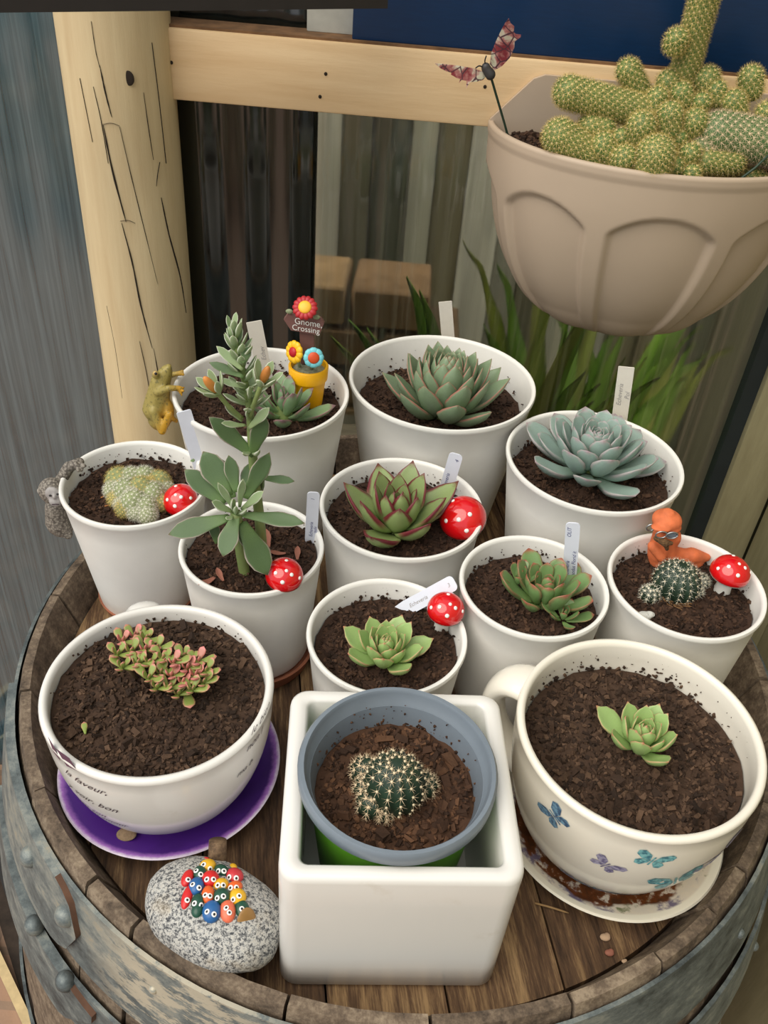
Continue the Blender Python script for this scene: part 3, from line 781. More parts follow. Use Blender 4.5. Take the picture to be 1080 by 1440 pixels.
# ------------------------------------------------------------------ soil
def soil(key, c, sz, sr, n, size, mat, label, crumbs=40, mound=0.002, wallr=None, walltop=0.02, coarse=0.0):
    V = []; Fa = []
    nr, ns = 16, 56
    def hz(x, y):
        d = math.hypot(x, y) / sr
        return sz + mound * (1 - d * d) + 0.0034 * noise.noise(Vector((x * 95, y * 95, ord(key)))) + 0.001 * noise.noise(Vector((x * 300, y * 300, 3)))
    V.append((c.x, c.y, hz(0, 0)))
    for i in range(1, nr + 1):
        for j in range(ns):
            a = 2 * PI * j / ns; r = sr * i / nr
            V.append((c.x + r * math.cos(a), c.y + r * math.sin(a), hz(r * math.cos(a), r * math.sin(a))))
    for j in range(ns): Fa.append((0, 1 + j, 1 + (j + 1) % ns))
    for i in range(nr - 1):
        for j in range(ns):
            a = 1 + i * ns + j; b = 1 + i * ns + (j + 1) % ns
            Fa.append((a, a + ns, b + ns, b))
    # skirt so that it is a body, not a skin
    i0 = len(V)
    for j in range(ns):
        a = 2 * PI * j / ns; V.append((c.x + sr * 0.97 * math.cos(a), c.y + sr * 0.97 * math.sin(a), sz - 0.02))
    for j in range(ns):
        a = 1 + (nr - 1) * ns + j; b = 1 + (nr - 1) * ns + (j + 1) % ns
        Fa.append((a, i0 + j, i0 + (j + 1) % ns, b))
    Fa.append(tuple(reversed(range(i0, i0 + ns))))
    def chip(p, s, R):
        i0 = len(V)
        for q in ((-1,-1,-1),(1,-1,-1),(1,1,-1),(-1,1,-1),(-1,-1,1),(1,-1,1),(1,1,1),(-1,1,1)):
            jt = Vector((q[0] * s[0] * random.uniform(0.55, 1.1), q[1] * s[1] * random.uniform(0.55, 1.1), q[2] * s[2] * random.uniform(0.5, 1.1)))
            V.append(tuple(p + R @ jt))
        for f in ((3,2,1,0),(4,5,6,7),(0,1,5,4),(1,2,6,5),(2,3,7,6),(3,0,4,7)): Fa.append(tuple(i0 + x for x in f))
    for _ in range(n):
        a = random.uniform(0, 2 * PI); r = (sr - size * 0.8) * math.sqrt(random.random())
        x, y = r * math.cos(a), r * math.sin(a)
        s = size * (0.35 + 0.65 * random.random() ** 2)
        if random.random() < coarse: s *= 1.8
        R = Euler((random.gauss(0, 0.6), random.gauss(0, 0.6), random.uniform(0, 6.3))).to_matrix()
        chip(Vector((c.x + x, c.y + y, hz(x, y) + s * random.uniform(0.05, 0.3))), (s * random.uniform(0.6, 1.0), s * random.uniform(0.3, 0.6), s * random.uniform(0.2, 0.45)), R)
    # crumbs sticking to the inner wall
    if wallr:
        for _ in range(crumbs):
            a = random.gauss(PI / 2, 0.85); t = random.random() ** 1.8
            rr = lerp(sr, wallr, t) - 0.0002; s = random.uniform(0.0004, 0.0016) * (1.2 - t)
            chip(Vector((c.x + rr * math.cos(a), c.y + rr * math.sin(a), sz + walltop * t + 0.001)), (s, s * 0.8, s * 0.5), Euler((random.uniform(0, 6), random.uniform(0, 6), 0)).to_matrix())
    o = mk('potting_soil', V, Fa, mat, smooth=False)
    return tag(o, label, 'soil', kind='stuff')
SOILLAB = {'A': 'dark potting soil around the big dense pointed rosette', 'B': 'dark potting soil around the maroon-edged rosette', 'C': 'dark potting soil under the gnome sign',
           'D': 'dark potting soil around the blue-grey rosette', 'E': 'dark crumbly soil around the rosy green rosette', 'F': 'dark crumbly soil under the orange bird figurine',
           'G': 'dark soil around the small pale green rosette in its plastic pot', 'H': 'dark soil around the fuzzy clustered cactus', 'I': 'dark soil around the tall flowering succulent'}
for key in POT:
    q = POT[key]
    depth = q['c'].z - q['sz']
    soil(key, q['c'], q['sz'], q['sr'], 1500 if q['r'] < 0.07 else 2000, 0.0034, MT['soil_dark'], SOILLAB[key], crumbs=70, wallr=lerp(q['sr'], q['r'] - 0.0045, 0.6), walltop=depth * 0.6)

# ------------------------------------------------------------------ cups, saucers, square planter
def cup_prof(r, h, rb, th=0.0045, foot=0.004):
    out = [(0, 0.0), (rb - 0.006, 0.0), (rb, 0.0015)]
    for q in range(1, 13):
        t = q / 12
        out.append((lerp(rb, r, math.sin(t * PI / 2) ** 0.62), foot * 0.4 + (h - 0.006) * t ** 1.25))
    out += [(r + 0.0006, h - 0.003), (r - 0.0003, h - 0.0008), (r - 0.0022, h), (r - 0.0042, h - 0.0008), (r - th - 0.0008, h - 0.004)]
    for q in range(11, 1, -1):
        t = q / 12
        out.append((lerp(rb, r, math.sin(t * PI / 2) ** 0.62) - th - 0.0008, foot * 0.4 + 0.004 + (h - 0.01) * t ** 1.25))
    out += [(0, 0.009)]
    return out
class Cup: pass
def outer_r(cup, z):
    """outer radius of the cup wall at height z above its base"""
    t = min(1, max(0, (z - 0.0016) / (cup.h - 0.006))) ** (1 / 1.25)
    return lerp(cup.rb, cup.r, math.sin(t * PI / 2) ** 0.62)
def make_cup(name, label, c, r, h, rb, mat, handle_az, hz0, hz1, hw, out):
    cu = Cup(); cu.c = Vector(c); cu.r = r; cu.h = h; cu.rb = rb
    t = thing(name, label, 'cup planter', c); cu.t = t
    lathe('bowl', cup_prof(r, h, rb), c, mat, t, n=96)
    a = math.radians(handle_az); d = Vector((math.cos(a), math.sin(a), 0)); s = Vector((-d.y, d.x, 0))
    pts = []
    for q in range(17):
        ph = PI / 2 - PI * q / 16
        rz = (hz0 + hz1) / 2 + (hz1 - hz0) / 2 * math.sin(ph)
        base = min(outer_r(cu, rz), r) - 0.004
        pts.append(cu.c + d * (base + out * math.cos(ph) ** 0.8) + Vector((0, 0, rz)))
    V = []; Fa = []; n = 14
    for i, p in enumerate(pts):
        tt = (pts[min(i + 1, 16)] - pts[max(i - 1, 0)]).normalized(); nn = tt.cross(s)
        fl = 1 + 0.35 * (abs(i - 8) / 8) ** 2
        for kk in range(n):
            b = 2 * PI * kk / n
            V.append(tuple(p + s * (hw * fl * math.cos(b)) + nn * (hw * 0.62 * math.sin(b))))
    for i in range(16):
        for kk in range(n):
            l = (kk + 1) % n; Fa.append((i * n + kk, i * n + l, (i + 1) * n + l, (i + 1) * n + kk))
    mk('handle', V, Fa, mat, t)
    return cu
def on_cup(cu, u, v):
    """point on the outside of the cup under a pixel: azimuth, height"""
    d = ray(u, v); best = None
    for q in range(500):
        z = cu.c.z + cu.h * (1 - q / 500)
        p = CAMP + d * ((z - CAMZ) / d.z)
        e = abs(math.hypot(p.x - cu.c.x, p.y - cu.c.y) - outer_r(cu, z - cu.c.z))
        near = (Vector((p.x, p.y, 0)) - Vector((cu.c.x, cu.c.y, 0))).dot(Vector((d.x, d.y, 0))) < 0
        if near and (best is None or e < best[0]): best = (e, math.atan2(p.y - cu.c.y, p.x - cu.c.x), z - cu.c.z)
    return best[1], best[2]
def wrap(cu, V, az, z, rot=0.0):
    """lay a flat drawing on the cup wall, centred at azimuth az and height z"""
    out = []; ca, sa = math.cos(rot), math.sin(rot)
    for (x, y, _) in V:
        xx, yy = x * ca - y * sa, x * sa + y * ca
        zz = max(0.0035, z + yy * 0.92); R = outer_r(cu, zz) + 0.0004
        a = az + xx / max(outer_r(cu, z), 0.02)
        out.append((cu.c.x + R * math.cos(a), cu.c.y + R * math.sin(a), cu.c.z + zz))
    return out
JC = (-0.1355, 0.372, 0.012); LC = (0.173, 0.362, 0.012)
a = math.degrees(math.atan2(onz(197, 838, 0.09).y - JC[1], onz(197, 838, 0.09).x - JC[0]))
cupJ = make_cup('teacup_planter', 'white glazed teacup planter with dark handwriting standing on the purple saucer', JC, 0.0735, 0.098, 0.040, MT['ceramic'], a, 0.035, 0.090, 0.011, 0.020)
cupL = make_cup('teacup_planter', 'cream glazed teacup planter with blue butterflies beside the square planter', LC, 0.0775, 0.108, 0.043, MT['cream_ceramic'], 152, 0.026, 0.100, 0.0125, 0.026)
soil('J', Vector(JC), JC[2] + 0.098 - 0.012, 0.0678, 3000, 0.0034, MT['soil_bark'], 'brown bark chip soil around the jade cuttings in the handwritten teacup', crumbs=30, mound=0.003, wallr=0.0684, walltop=0.008, coarse=0.07)
soil('L', Vector(LC), LC[2] + 0.108 - 0.025, 0.0705, 3000, 0.0036, MT['soil_bark'], 'brown bark chip soil in the butterfly teacup', crumbs=120, mound=0.002, wallr=0.0722, walltop=0.014, coarse=0.08)
# purple saucer: oval plate
def purple():
    m, n, l, b = newmat('purple_glaze')
    g = n.new('ShaderNodeTexCoord'); sp = n.new('ShaderNodeSeparateXYZ'); l.new(g.outputs['Object'], sp.inputs[0])
    t = noisetex(n, l, g.outputs['Object'], 160, 5, 0.7); t2 = noisetex(n, l, g.outputs['Object'], 22, 3)
    r = mth(n, l, 'SQRT', mth(n, l, 'ADD', mth(n, l, 'POWER', sp.outputs[0], 2), mth(n, l, 'POWER', sp.outputs[1], 2)))
    r = mth(n, l, 'ADD', r, mth(n, l, 'MULTIPLY', mth(n, l, 'SUBTRACT', t.outputs[0], 0.5), 0.004))
    c1 = mixc(n, l, sstep(n, l, t2.outputs[0], 0.5, 0.75), srgb(74, 34, 124), srgb(58, 26, 100))
    c2 = mixc(n, l, sstep(n, l, r, 0.0705, 0.0755), c1, srgb(168, 112, 196))
    c3 = mixc(n, l, sstep(n, l, r, 0.0742, 0.0775), c2, srgb(232, 220, 236))
    l.new(c3, b.inputs['Base Color']); b.inputs['Roughness'].default_value = 0.25; b.inputs['Coat Weight'].default_value = 0.3
    return m
sj = onz(0, 0, 0.02)
SJ = Vector((-0.1365, 0.3790, 0.0006))
me_s = [(0, 0.0), (0.045, 0.0), (0.050, 0.0015), (0.0765, 0.0175), (0.0775, 0.0187), (0.0768, 0.0196), (0.0755, 0.0190), (0.060, 0.0115), (0.050, 0.0098), (0.040, 0.0108), (0, 0.0108)]
o = lathe('purple_saucer', me_s, (0, 0, 0), purple(), n=96); o.location = SJ
tag(o, 'purple glazed saucer with a white worn rim under the handwritten teacup', 'saucer')
def pattern_saucer():
    m, n, l, b = newmat('lavender_saucer_glaze')
    vec = coords(n, l)
    t = noisetex(n, l, vec, 48, 5, 0.7); t2 = noisetex(n, l, vec, 26, 4, 0.6); t3 = noisetex(n, l, vec, 110, 4)
    g = n.new('ShaderNodeTexCoord'); sp = n.new('ShaderNodeSeparateXYZ'); l.new(g.outputs['Object'], sp.inputs[0])
    r = mth(n, l, 'SQRT', mth(n, l, 'ADD', mth(n, l, 'POWER', sp.outputs[0], 2), mth(n, l, 'POWER', sp.outputs[1], 2)))
    rr = mth(n, l, 'ADD', r, mth(n, l, 'MULTIPLY', mth(n, l, 'SUBTRACT', t2.outputs[0], 0.5), 0.026))
    c = ramp(n, l, t.outputs[0], [(0.38, srgb(110, 100, 124)), (0.47, srgb(216, 206, 190)), (0.6, srgb(222, 210, 190)), (0.68, srgb(124, 128, 92))])
    dirt = mixc(n, l, sstep(n, l, t3.outputs[0], 0.35, 0.65), srgb(120, 64, 26), srgb(74, 42, 22))
    ring = mth(n, l, 'MULTIPLY', sstep(n, l, rr, 0.050, 0.054), mth(n, l, 'SUBTRACT', 1.0, sstep(n, l, rr, 0.064, 0.0675)))
    ring = mth(n, l, 'MULTIPLY', ring, sstep(n, l, t3.outputs[0], 0.36, 0.46))
    c = mixc(n, l, ring, c, dirt)
    c = mixc(n, l, sstep(n, l, r, 0.0720, 0.0740), c, srgb(236, 230, 212))
    l.new(c, b.inputs['Base Color']); b.inputs['Roughness'].default_value = 0.3; b.inputs['Coat Weight'].default_value = 0.3
    return m
o = lathe('patterned_saucer', [(0, 0.0), (0.046, 0.0), (0.051, 0.0015), (0.0775, 0.0165), (0.0790, 0.0185), (0.0780, 0.0200), (0.0758, 0.0192), (0.062, 0.0105), (0.052, 0.0096), (0.042, 0.0108), (0, 0.0108)], (0, 0, 0), pattern_saucer(), n=96)
o.location = (0.1765, 0.3670, 0.0006)
tag(o, 'cream rimmed lavender patterned saucer with rusty stains under the butterfly teacup', 'saucer')
# square planter (walls with a rounded lip), open top
p = [onz(392, 1388, 0), onz(694, 1390, 0)]
bang = math.atan2(p[1].y - p[0].y, p[1].x - p[0].x)
BXC = Vector(((p[0].x + p[1].x) / 2, (p[0].y + p[1].y) / 2, 0)) + Vector((-math.sin(bang), math.cos(bang), 0)) * 0.0635
def square_planter():
    H = 0.1255; rings = []
    def rr(hw, hd, rad, z):
        out = []
        for (sx, sy, a0) in ((1, -1, -PI / 2), (1, 1, 0), (-1, 1, PI / 2), (-1, -1, PI)):
            for q in range(7):
                a = a0 + PI / 2 * q / 6
                out.append((sx * (hw - rad) + rad * math.cos(a), sy * (hd - rad) + rad * math.sin(a), z))
        return out
    W, D = 0.0660, 0.0635
    rings.append(rr(W - 0.006, D - 0.006, 0.008, 0.0)); rings.append(rr(W - 0.002, D - 0.002, 0.010, 0.0012)); rings.append(rr(W, D, 0.011, 0.004))
    for q in range(1, 6): rings.append(rr(W, D, 0.011, 0.004 + (H - 0.009) * q / 5))
    rings.append(rr(W - 0.0006, D - 0.0006, 0.011, H - 0.0016)); rings.append(rr(W - 0.0024, D - 0.0024, 0.010, H))
    rings.append(rr(W - 0.0095, D - 0.0080, 0.006, H - 0.0002)); rings.append(rr(W - 0.0112, D - 0.0096, 0.005, H - 0.0022))
    rings.append(rr(W - 0.0116, D - 0.0100, 0.005, H * 0.5)); rings.append(rr(W - 0.0116, D - 0.0100, 0.005, 0.010))
    M = Matrix.Translation(BXC) @ Matrix.Rotation(bang, 4, 'Z')
    V = []; Fa = []; n = len(rings[0])
    for rg in rings: V += [tuple(M @ Vector(q)) for q in rg]
    for i in range(len(rings) - 1):
        for j in range(n): Fa.append((i * n + j, i * n + (j + 1) % n, (i + 1) * n + (j + 1) % n, (i + 1) * n + j))
    Fa.append(tuple(reversed(range(n)))); Fa.append(tuple(range((len(rings) - 1) * n, len(rings) * n)))
    o = mk('square_planter', V, Fa, MT['ceramic']); flat_by_angle(o, 50)
    return tag(o, 'white glazed square ceramic planter with a grey plastic pot set inside', 'planter')
square_planter()
# the grey nursery pot inside it
KC = Vector((BXC.x - 0.0015, BXC.y + 0.0005, 0)); KR = 0.0572; KZ = 0.1370
t = thing('nursery_pot', 'grey plastic nursery pot with green outside sitting in the square planter', 'pot', (KC.x, KC.y, 0.0105))
lathe('green_wall', [(0, 0.0108), (0.0385, 0.0108), (0.040, 0.012), (0.0516, KZ - 0.0108), (0.0509, KZ - 0.0108), (0.039, 0.014), (0, 0.014)], (KC.x, KC.y, 0), MT['green_plastic'], t)
lathe('grey_rim', [(0.0500, KZ - 0.0106), (KR - 0.0012, KZ - 0.0104), (KR, KZ - 0.0092), (KR + 0.0002, KZ - 0.002), (KR - 0.0012, KZ), (KR - 0.0034, KZ), (KR - 0.0044, KZ - 0.0016), (0.0518, KZ - 0.0085), (0.0504, KZ - 0.0094),
                   (0.0490, KZ - 0.0185), (0.0480, KZ - 0.0190), (0.0470, KZ - 0.038), (0.0462, KZ - 0.038), (0.0476, KZ - 0.0195)], (KC.x, KC.y, 0), MT['grey_plastic'], t, closed=True)
soil('K', KC, KZ - 0.026, 0.0476, 1300, 0.0040, MT['soil_red'], 'reddish bark soil around the dark round cactus in the grey pot', crumbs=70, mound=0.002, wallr=0.0490, walltop=0.018, coarse=0.06)

# ================================================================== plants
PR_OVATE = [(0, 0.34), (0.2, 0.62), (0.5, 1.0), (0.75, 0.78), (0.92, 0.3), (1.0, 0.02)]
PR_TRI = [(0, 0.55), (0.25, 0.86), (0.48, 1.0), (0.75, 0.66), (0.92, 0.22), (1.0, 0.015)]
PR_SPAT = [(0, 0.3), (0.25, 0.5), (0.6, 0.96), (0.75, 1.0), (0.9, 0.66), (0.97, 0.2), (1.0, 0.02)]
PR_MUC = [(0, 0.42), (0.25, 0.66), (0.5, 0.97), (0.62, 1.0), (0.8, 0.72), (0.91, 0.26), (1.0, 0.015)]
PR_OBO = [(0, 0.28), (0.3, 0.55), (0.65, 1.0), (0.82, 0.92), (0.94, 0.55), (1.0, 0.05)]
PR_LANCE = [(0, 0.34), (0.25, 0.6), (0.6, 1.0), (0.8, 0.8), (0.94, 0.34), (1.0, 0.03)]
def leaf_mesh(name, mat, W, T, prof, cup=0.25, bend=0.12, nv=11, nu=7):
    """unit-length leaf along +Y, upper face +Z"""
    V = []; Fa = []; UV = []; n = 2 * nu
    for i in range(nv + 1):
        v = i / nv
        w = W / 2 * interp(prof, v); t = T / 2 * (interp([(0, 0.7), (0.35, 1), (0.8, 0.7), (1, 0.06)], v))
        for j in range(n):
            a = 2 * PI * j / n
            x = w * math.cos(a); s = math.sin(a)
            z = t * s * (0.75 if s > 0 else 1.25) + cup * w * (abs(math.cos(a)) ** 2) + bend * v * v - 0.04 * math.sin(PI * v)
            V.append((x, v, z)); UV.append((0.5 + 0.5 * math.cos(a), v))
    for i in range(nv):
        for j in range(n):
            l = (j + 1) % n; Fa.append((i * n + j, i * n + l, (i + 1) * n + l, (i + 1) * n + j))
    Fa.append(tuple(reversed(range(n)))); Fa.append(tuple(range(nv * n, nv * n + n)))
    me = bpy.data.meshes.new(name); me.from_pydata(V, [], Fa); me.update()
    ul = me.uv_layers.new(name='UVMap')
    for lp in me.loops: ul.data[lp.index].uv = UV[lp.vertex_index]
    me.materials.append(mat); me.shade_smooth()
    return me
def place_leaf(me, parent, base, y, z, L, wx=1.0, name='leaf'):
    o = bpy.data.objects.new(name, me); C.objects.link(o); o.parent = parent
    M = Matrix.Translation(Vector(base) - origin(parent)) @ basis(y, z).to_4x4() @ Matrix.Diagonal((L * wx, L, L, 1))
    o.matrix_local = M
    return o
def rosette(parent, c, me, n, l0, l1, e0, e1, r0, z0, zt, pe=1.0, pl=1.0, az0=0.0, wx0=1.0, wx1=1.0, axis=None, jit=1.0):
    A = axis.to_matrix() if axis is not None else Matrix.Identity(3)
    c = Vector(c)
    for i in range(n):
        t = i / (n - 1)
        az = az0 + i * math.radians(137.508) + random.gauss(0, 0.06 * jit)
        e = math.radians(lerp(e0, e1, t ** pe) + random.gauss(0, 3.0 * jit)); L = lerp(l0, l1, t ** pl) * random.uniform(1 - 0.07 * jit, 1 + 0.07 * jit)
        rr = lerp(r0, r0 * 0.12, t)
        d = Vector((math.cos(az), math.sin(az), 0))
        y = d * math.cos(e) + Vector((0, 0, math.sin(e))); z = -d * math.sin(e) + Vector((0, 0, math.cos(e)))
        b = d * rr + Vector((0, 0, lerp(z0, zt, t)))
        place_leaf(me, parent, c + A @ b, A @ y, A @ z, L, lerp(wx0, wx1, t))
def core(parent, c, r, h, mat):
    lathe('stem', [(0, h), (r * 0.6, h * 0.95), (r, h * 0.5), (r * 0.9, -0.004), (0, -0.004)], c, mat, parent, n=14)
# A: big dense pointed rosette
q = POT['A']; c = onz(622, 586, q['sz'])
t = thing('echeveria', 'big dense rosette of sage green pointed leaves with thin red edges in the largest pot', 'succulent', c, 'rosette succulents')
core(t, c, 0.011, 0.022, MT['stem_green'])
rosette(t, c, leaf_mesh('leaf_a', MT['leaf_A'], 0.47, 0.14, PR_OVATE, 0.36, 0.20), 68, 0.055, 0.026, 16, 87, 0.013, 0.003, 0.034, pe=0.55, pl=1.3, az0=0.6)
# B: maroon-edged rosette
q = POT['B']; c = onz(556, 748, q['sz'])
t = thing('echeveria', 'open rosette of wide green leaves with dark maroon edges and needle tips', 'succulent', c, 'rosette succulents')
core(t, c, 0.010, 0.014, MT['stem_green'])
rosette(t, c, leaf_mesh('leaf_b', MT['leaf_B'], 0.60, 0.16, PR_TRI, 0.34, 0.20), 26, 0.052, 0.018, 14, 86, 0.011, 0.003, 0.018, pe=0.66, pl=1.1, az0=1.9)
# D: blue-grey rosette
q = POT['D']; c = onz(826, 670, q['sz'])
t = thing('echeveria', 'wide flat rosette of powdery blue-grey leaves with pinkish rims', 'succulent', c, 'rosette succulents')
core(t, c, 0.011, 0.026, MT['stem_green'])
rosette(t, c, leaf_mesh('leaf_d', MT['leaf_D'], 0.50, 0.16, PR_SPAT, 0.30, 0.18), 58, 0.053, 0.013, 4, 86, 0.012, 0.005, 0.032, pe=0.72, pl=1.1, az0=0.3)
# E: rosy green rosette with offsets
q = POT['E']; c = onz(762, 852, q['sz'])
t = thing('echeveria', 'loose green rosette flushed rosy red with small offset rosettes at its side', 'succulent', c, 'rosette succulents')
core(t, c, 0.007, 0.012, MT['stem_green'])
le = leaf_mesh('leaf_e', MT['leaf_E'], 0.48, 0.17, PR_OBO, 0.3, 0.14)
rosette(t, c, le, 28, 0.038, 0.014, 18, 86, 0.008, 0.003, 0.013, pe=0.7, az0=0.9, jit=1.6)
c2 = onz(790, 874, q['sz'] + 0.003); rosette(t, c2, le, 11, 0.019, 0.008, 15, 80, 0.003, 0.001, 0.005, az0=0.2)
c2 = onz(728, 822, q['sz'] + 0.012); rosette(t, c2, le, 9, 0.018, 0.010, 25, 84, 0.003, 0.001, 0.005, az0=1.2)
# G: small pale rosette
q = POT['G']; c = onz(540, 930, q['sz'])
t = thing('echeveria', 'small pale green rosette with pink pointed tips in the white plastic pot', 'succulent', c, 'rosette succulents')
core(t, c, 0.007, 0.010, MT['stem_green'])
lg = leaf_mesh('leaf_g', MT['leaf_G'], 0.60, 0.19, PR_MUC, 0.36, 0.24)
rosette(t, c, lg, 34, 0.030, 0.009, 8, 86, 0.008, 0.003, 0.014, pe=0.62, az0=0.4)
# L: small rosette in the butterfly cup
ZL = LC[2] + 0.108 - 0.025 + 0.002
c = onz(897, 1052, ZL)
t = thing('echeveria', 'small pale green pink-tipped rosette alone in the butterfly teacup', 'succulent', c, 'rosette succulents')
core(t, c, 0.006, 0.010, MT['stem_green'])
rosette(t, c, lg, 26, 0.028, 0.010, 14, 86, 0.007, 0.002, 0.012, pe=0.6, az0=2.6)
# C: rosette behind the tall spike
q = POT['C']; c = onz(398, 592, q['sz'])
t = thing('echeveria', 'grey-green rosette with purplish leaf tips beside the yellow gnome pot', 'succulent', c, 'rosette succulents')
core(t, c, 0.008, 0.016, MT['stem_green'])
rosette(t, c, leaf_mesh('leaf_c', MT['leaf_C'], 0.44, 0.16, PR_LANCE, 0.3, 0.14), 22, 0.040, 0.016, 10, 80, 0.008, 0.003, 0.016, pe=0.9, az0=0.1, jit=1.5)

# I: tall flowering succulent
q = POT['I']; YI = q['c'].y + 0.004
t = thing('flowering_succulent', 'tall velvety succulent with long dark green leaves and a budding flower spike', 'succulent', (q['c'].x, YI, q['sz']))
li = leaf_mesh('leaf_i', MT['leaf_I'], 0.36, 0.10, PR_LANCE, 0.22, -0.10)
li2 = leaf_mesh('leaf_i2', MT['leaf_I2'], 0.36, 0.13, PR_LANCE, 0.22, 0.06)
base = onz(370, 800, q['sz']); YB = base.y
stem_pts = [base - Vector((0, 0, 0.006)), ony(366, 740, YB), ony(357, 660, YB + 0.002), ony(353, 600, YB + 0.004), ony(349, 560, YB + 0.006), ony(337, 505, YB + 0.008), ony(326, 462, YB + 0.01)]
SP = catmull(stem_pts, 6)
tube('stem', SP, [lerp(0.0042, 0.0016, i / (len(SP) - 1)) for i in range(len(SP))], MT['stem_green'], t, n=10)
ROT = onz(332, 800, q['sz']); YR = YB - 0.012
tube('stem', catmull([onz(345, 812, q['sz'] - 0.004), ony(338, 770, YR + 0.006), ony(332, 722, YR)], 5), 0.0042, MT['stem_green'], t, n=10)
def leaf_px(b, e, wpx, yb, ye, me, roll=0.0, name='leaf', wratio=0.36):
    B = ony(b[0], b[1], yb); E_ = ony(e[0], e[1], ye); d = E_ - B; L = d.length
    view = (CAMP - B).normalized()
    z = view * 0.75 + Vector((0, 0, 0.6)) + RIGHT * roll
    px = F / ((B - CAMP).dot(FWD))
    return place_leaf(me, t, B, d, z, L, max(0.35, (wpx / px) / (L * wratio)), name)
for (b, e, wd, dy, me, rl) in (
        ((322, 728), (236, 749), 32, -0.016, li, 0.1), ((342, 724), (426, 732), 24, -0.010, li, 0), ((333, 722), (312, 781), 30, -0.026, li, -0.2), ((340, 735), (379, 808), 40, -0.020, li, 0.2),
        ((316, 708), (260, 660), 30, 0.006, li, -0.4), ((322, 698), (286, 635), 38, 0.012, li, -0.2), ((332, 692), (322, 641), 22, 0.010, li, 0), ((345, 700), (379, 640), 27, 0.006, li, 0.5),
        ((328, 700), (306, 642), 26, 0.016, li, 0), ((342, 695), (352, 650), 20, 0.016, li, 0.1), ((330, 718), (306, 676), 11, -0.004, li2, -0.4), ((337, 712), (341, 671), 12, -0.003, li2, 0.2),
        ((340, 716), (373, 690), 14, -0.004, li2, 0.4), ((326, 719), (296, 706), 15, -0.008, li2, -0.2), ((331, 722), (325, 700), 11, -0.010, li2, 0), ((328, 724), (318, 732), 9, -0.014, li2, 0),
        ((332, 722), (349, 718), 8, -0.014, li2, 0), ((331, 722), (332, 714), 7, -0.012, li2, 0), ((336, 730), (352, 772), 22, 0.0, li, 0.1), ((305, 764), (300, 735), 16, 0.0, li, 0.0)):
    leaf_px(b, e, wd, YR, YR + dy, me, rl)
for (b, e, wd, dy, me, rl) in (
        ((368, 672), (414, 675), 15, 0.0, li, 0.2), ((356, 640), (297, 587), 27, -0.004, li, -0.3), ((354, 640), (373, 588), 27, 0.0, li, 0.4), ((352, 636), (341, 640), 9, -0.016, li2, 0), ((355, 638), (366, 636), 9, -0.016, li2, 0),
        ((345, 598), (310, 596), 11, -0.010, li2, 0), ((350, 602), (381, 572), 15, -0.004, li2, 0.4), ((340, 592), (314, 566), 11, -0.004, li2, -0.3), ((350, 590), (347, 572), 12, -0.006, li2, 0.2),
        ((344, 545), (308, 534), 11, -0.002, li2, -0.3), ((342, 530), (294, 508), 15, 0.002, li, -0.3), ((341, 520), (304, 487), 14, 0.004, li2, -0.3), ((340, 510), (350, 488), 16, 0.006, li, 0.4), ((350, 560), (352, 545), 10, -0.01, li2, 0.0),
        ((370, 676), (360, 700), 9, 0.01, li, 0.0), ((268, 648), (274, 647), 6, 0.0, li, 0.0)):
    leaf_px(b, e, wd, YB, YB + dy, me, rl)
# spike leaves spiralling up the stalk
for i in range(46):
    s = i / 45; p = SP[int(lerp(len(SP) * 0.60, len(SP) - 1, s))]
    az = i * math.radians(137.5); e = math.radians(lerp(32, 68, s) + random.gauss(0, 6)); L = lerp(0.019, 0.0125, s) * random.uniform(0.85, 1.1)
    d = Vector((math.cos(az), math.sin(az), 0)); y = d * math.cos(e) + Vector((0, 0, math.sin(e))); z = -d * math.sin(e) + Vector((0, 0, math.cos(e)))
    place_leaf(li2, t, p + d * 0.001 + Vector((0, 0, random.uniform(-0.002, 0.002))), y, z, L, 1.05)
# flower buds on side branches
def bud(b, e, bend_px, tilt):
    P0, P1, P2 = ony(*b, YB), ony(*bend_px, YB - 0.006), ony(*e, YB - 0.010)
    tube('flower_stalk', catmull([P0, P1, P2], 5), 0.0016, MT['stem_green'], t, n=8)
    ax = (P2 - P1).normalized()
    ellipsoid('flower_bud', P2 + ax * 0.0085, (0.0029, 0.0029, 0.0078), MT['bud_orange'], t, rot=ax.to_track_quat('Z', 'Y').to_matrix(), seg=10, ring=8)
    Rm = ax.to_track_quat('Z', 'Y').to_matrix()
    for kk in range(6):
        a = kk * PI / 3 + 0.4; d = Rm @ Vector((math.cos(a), math.sin(a), 0))
        place_leaf(li2, t, P2 + d * 0.002, ax * 0.86 + d * (0.5 + 0.15 * (kk % 2)), ax * 0.5 - d * 0.86, 0.0155, 1.1)
bud((340, 588), (306, 553), (322, 572), 0); bud((351, 586), (368, 540), (358, 566), 0)
# fallen dry leaves on that soil
fl = ['withered reddish leaf lying close to the tall succulent stem', 'withered reddish leaf lying upright-curled behind the mushroom of the tall succulent', 'thin withered leaf lying between pot rim and mushroom of the tall succulent',
      'longer curled withered leaf lying by the bare front of the tall succulent pot', 'shorter withered leaf lying against the longer curled one']
for (u, v, a, L) in ((378, 770, 0.3, 0.017), (402, 778, 1.9, 0.013), (418, 787, 0.1, 0.012), (302, 812, 2.6, 0.017), (314, 817, 0.6, 0.012)):
    p = onz(u, v, q['sz'] + 0.004)
    o = bpy.data.objects.new('fallen_leaf', leaf_mesh('fallen', MT['dry_leaf'], 0.4, 0.1, PR_LANCE, 0.5, 0.3)); C.objects.link(o)
    o.matrix_world = Matrix.Translation(p) @ Matrix.Rotation(a, 4, 'Z') @ Matrix.Diagonal((L, L, L, 1))
    tag(o, fl.pop(0), 'leaf', 'withered leaves below the tall succulent')

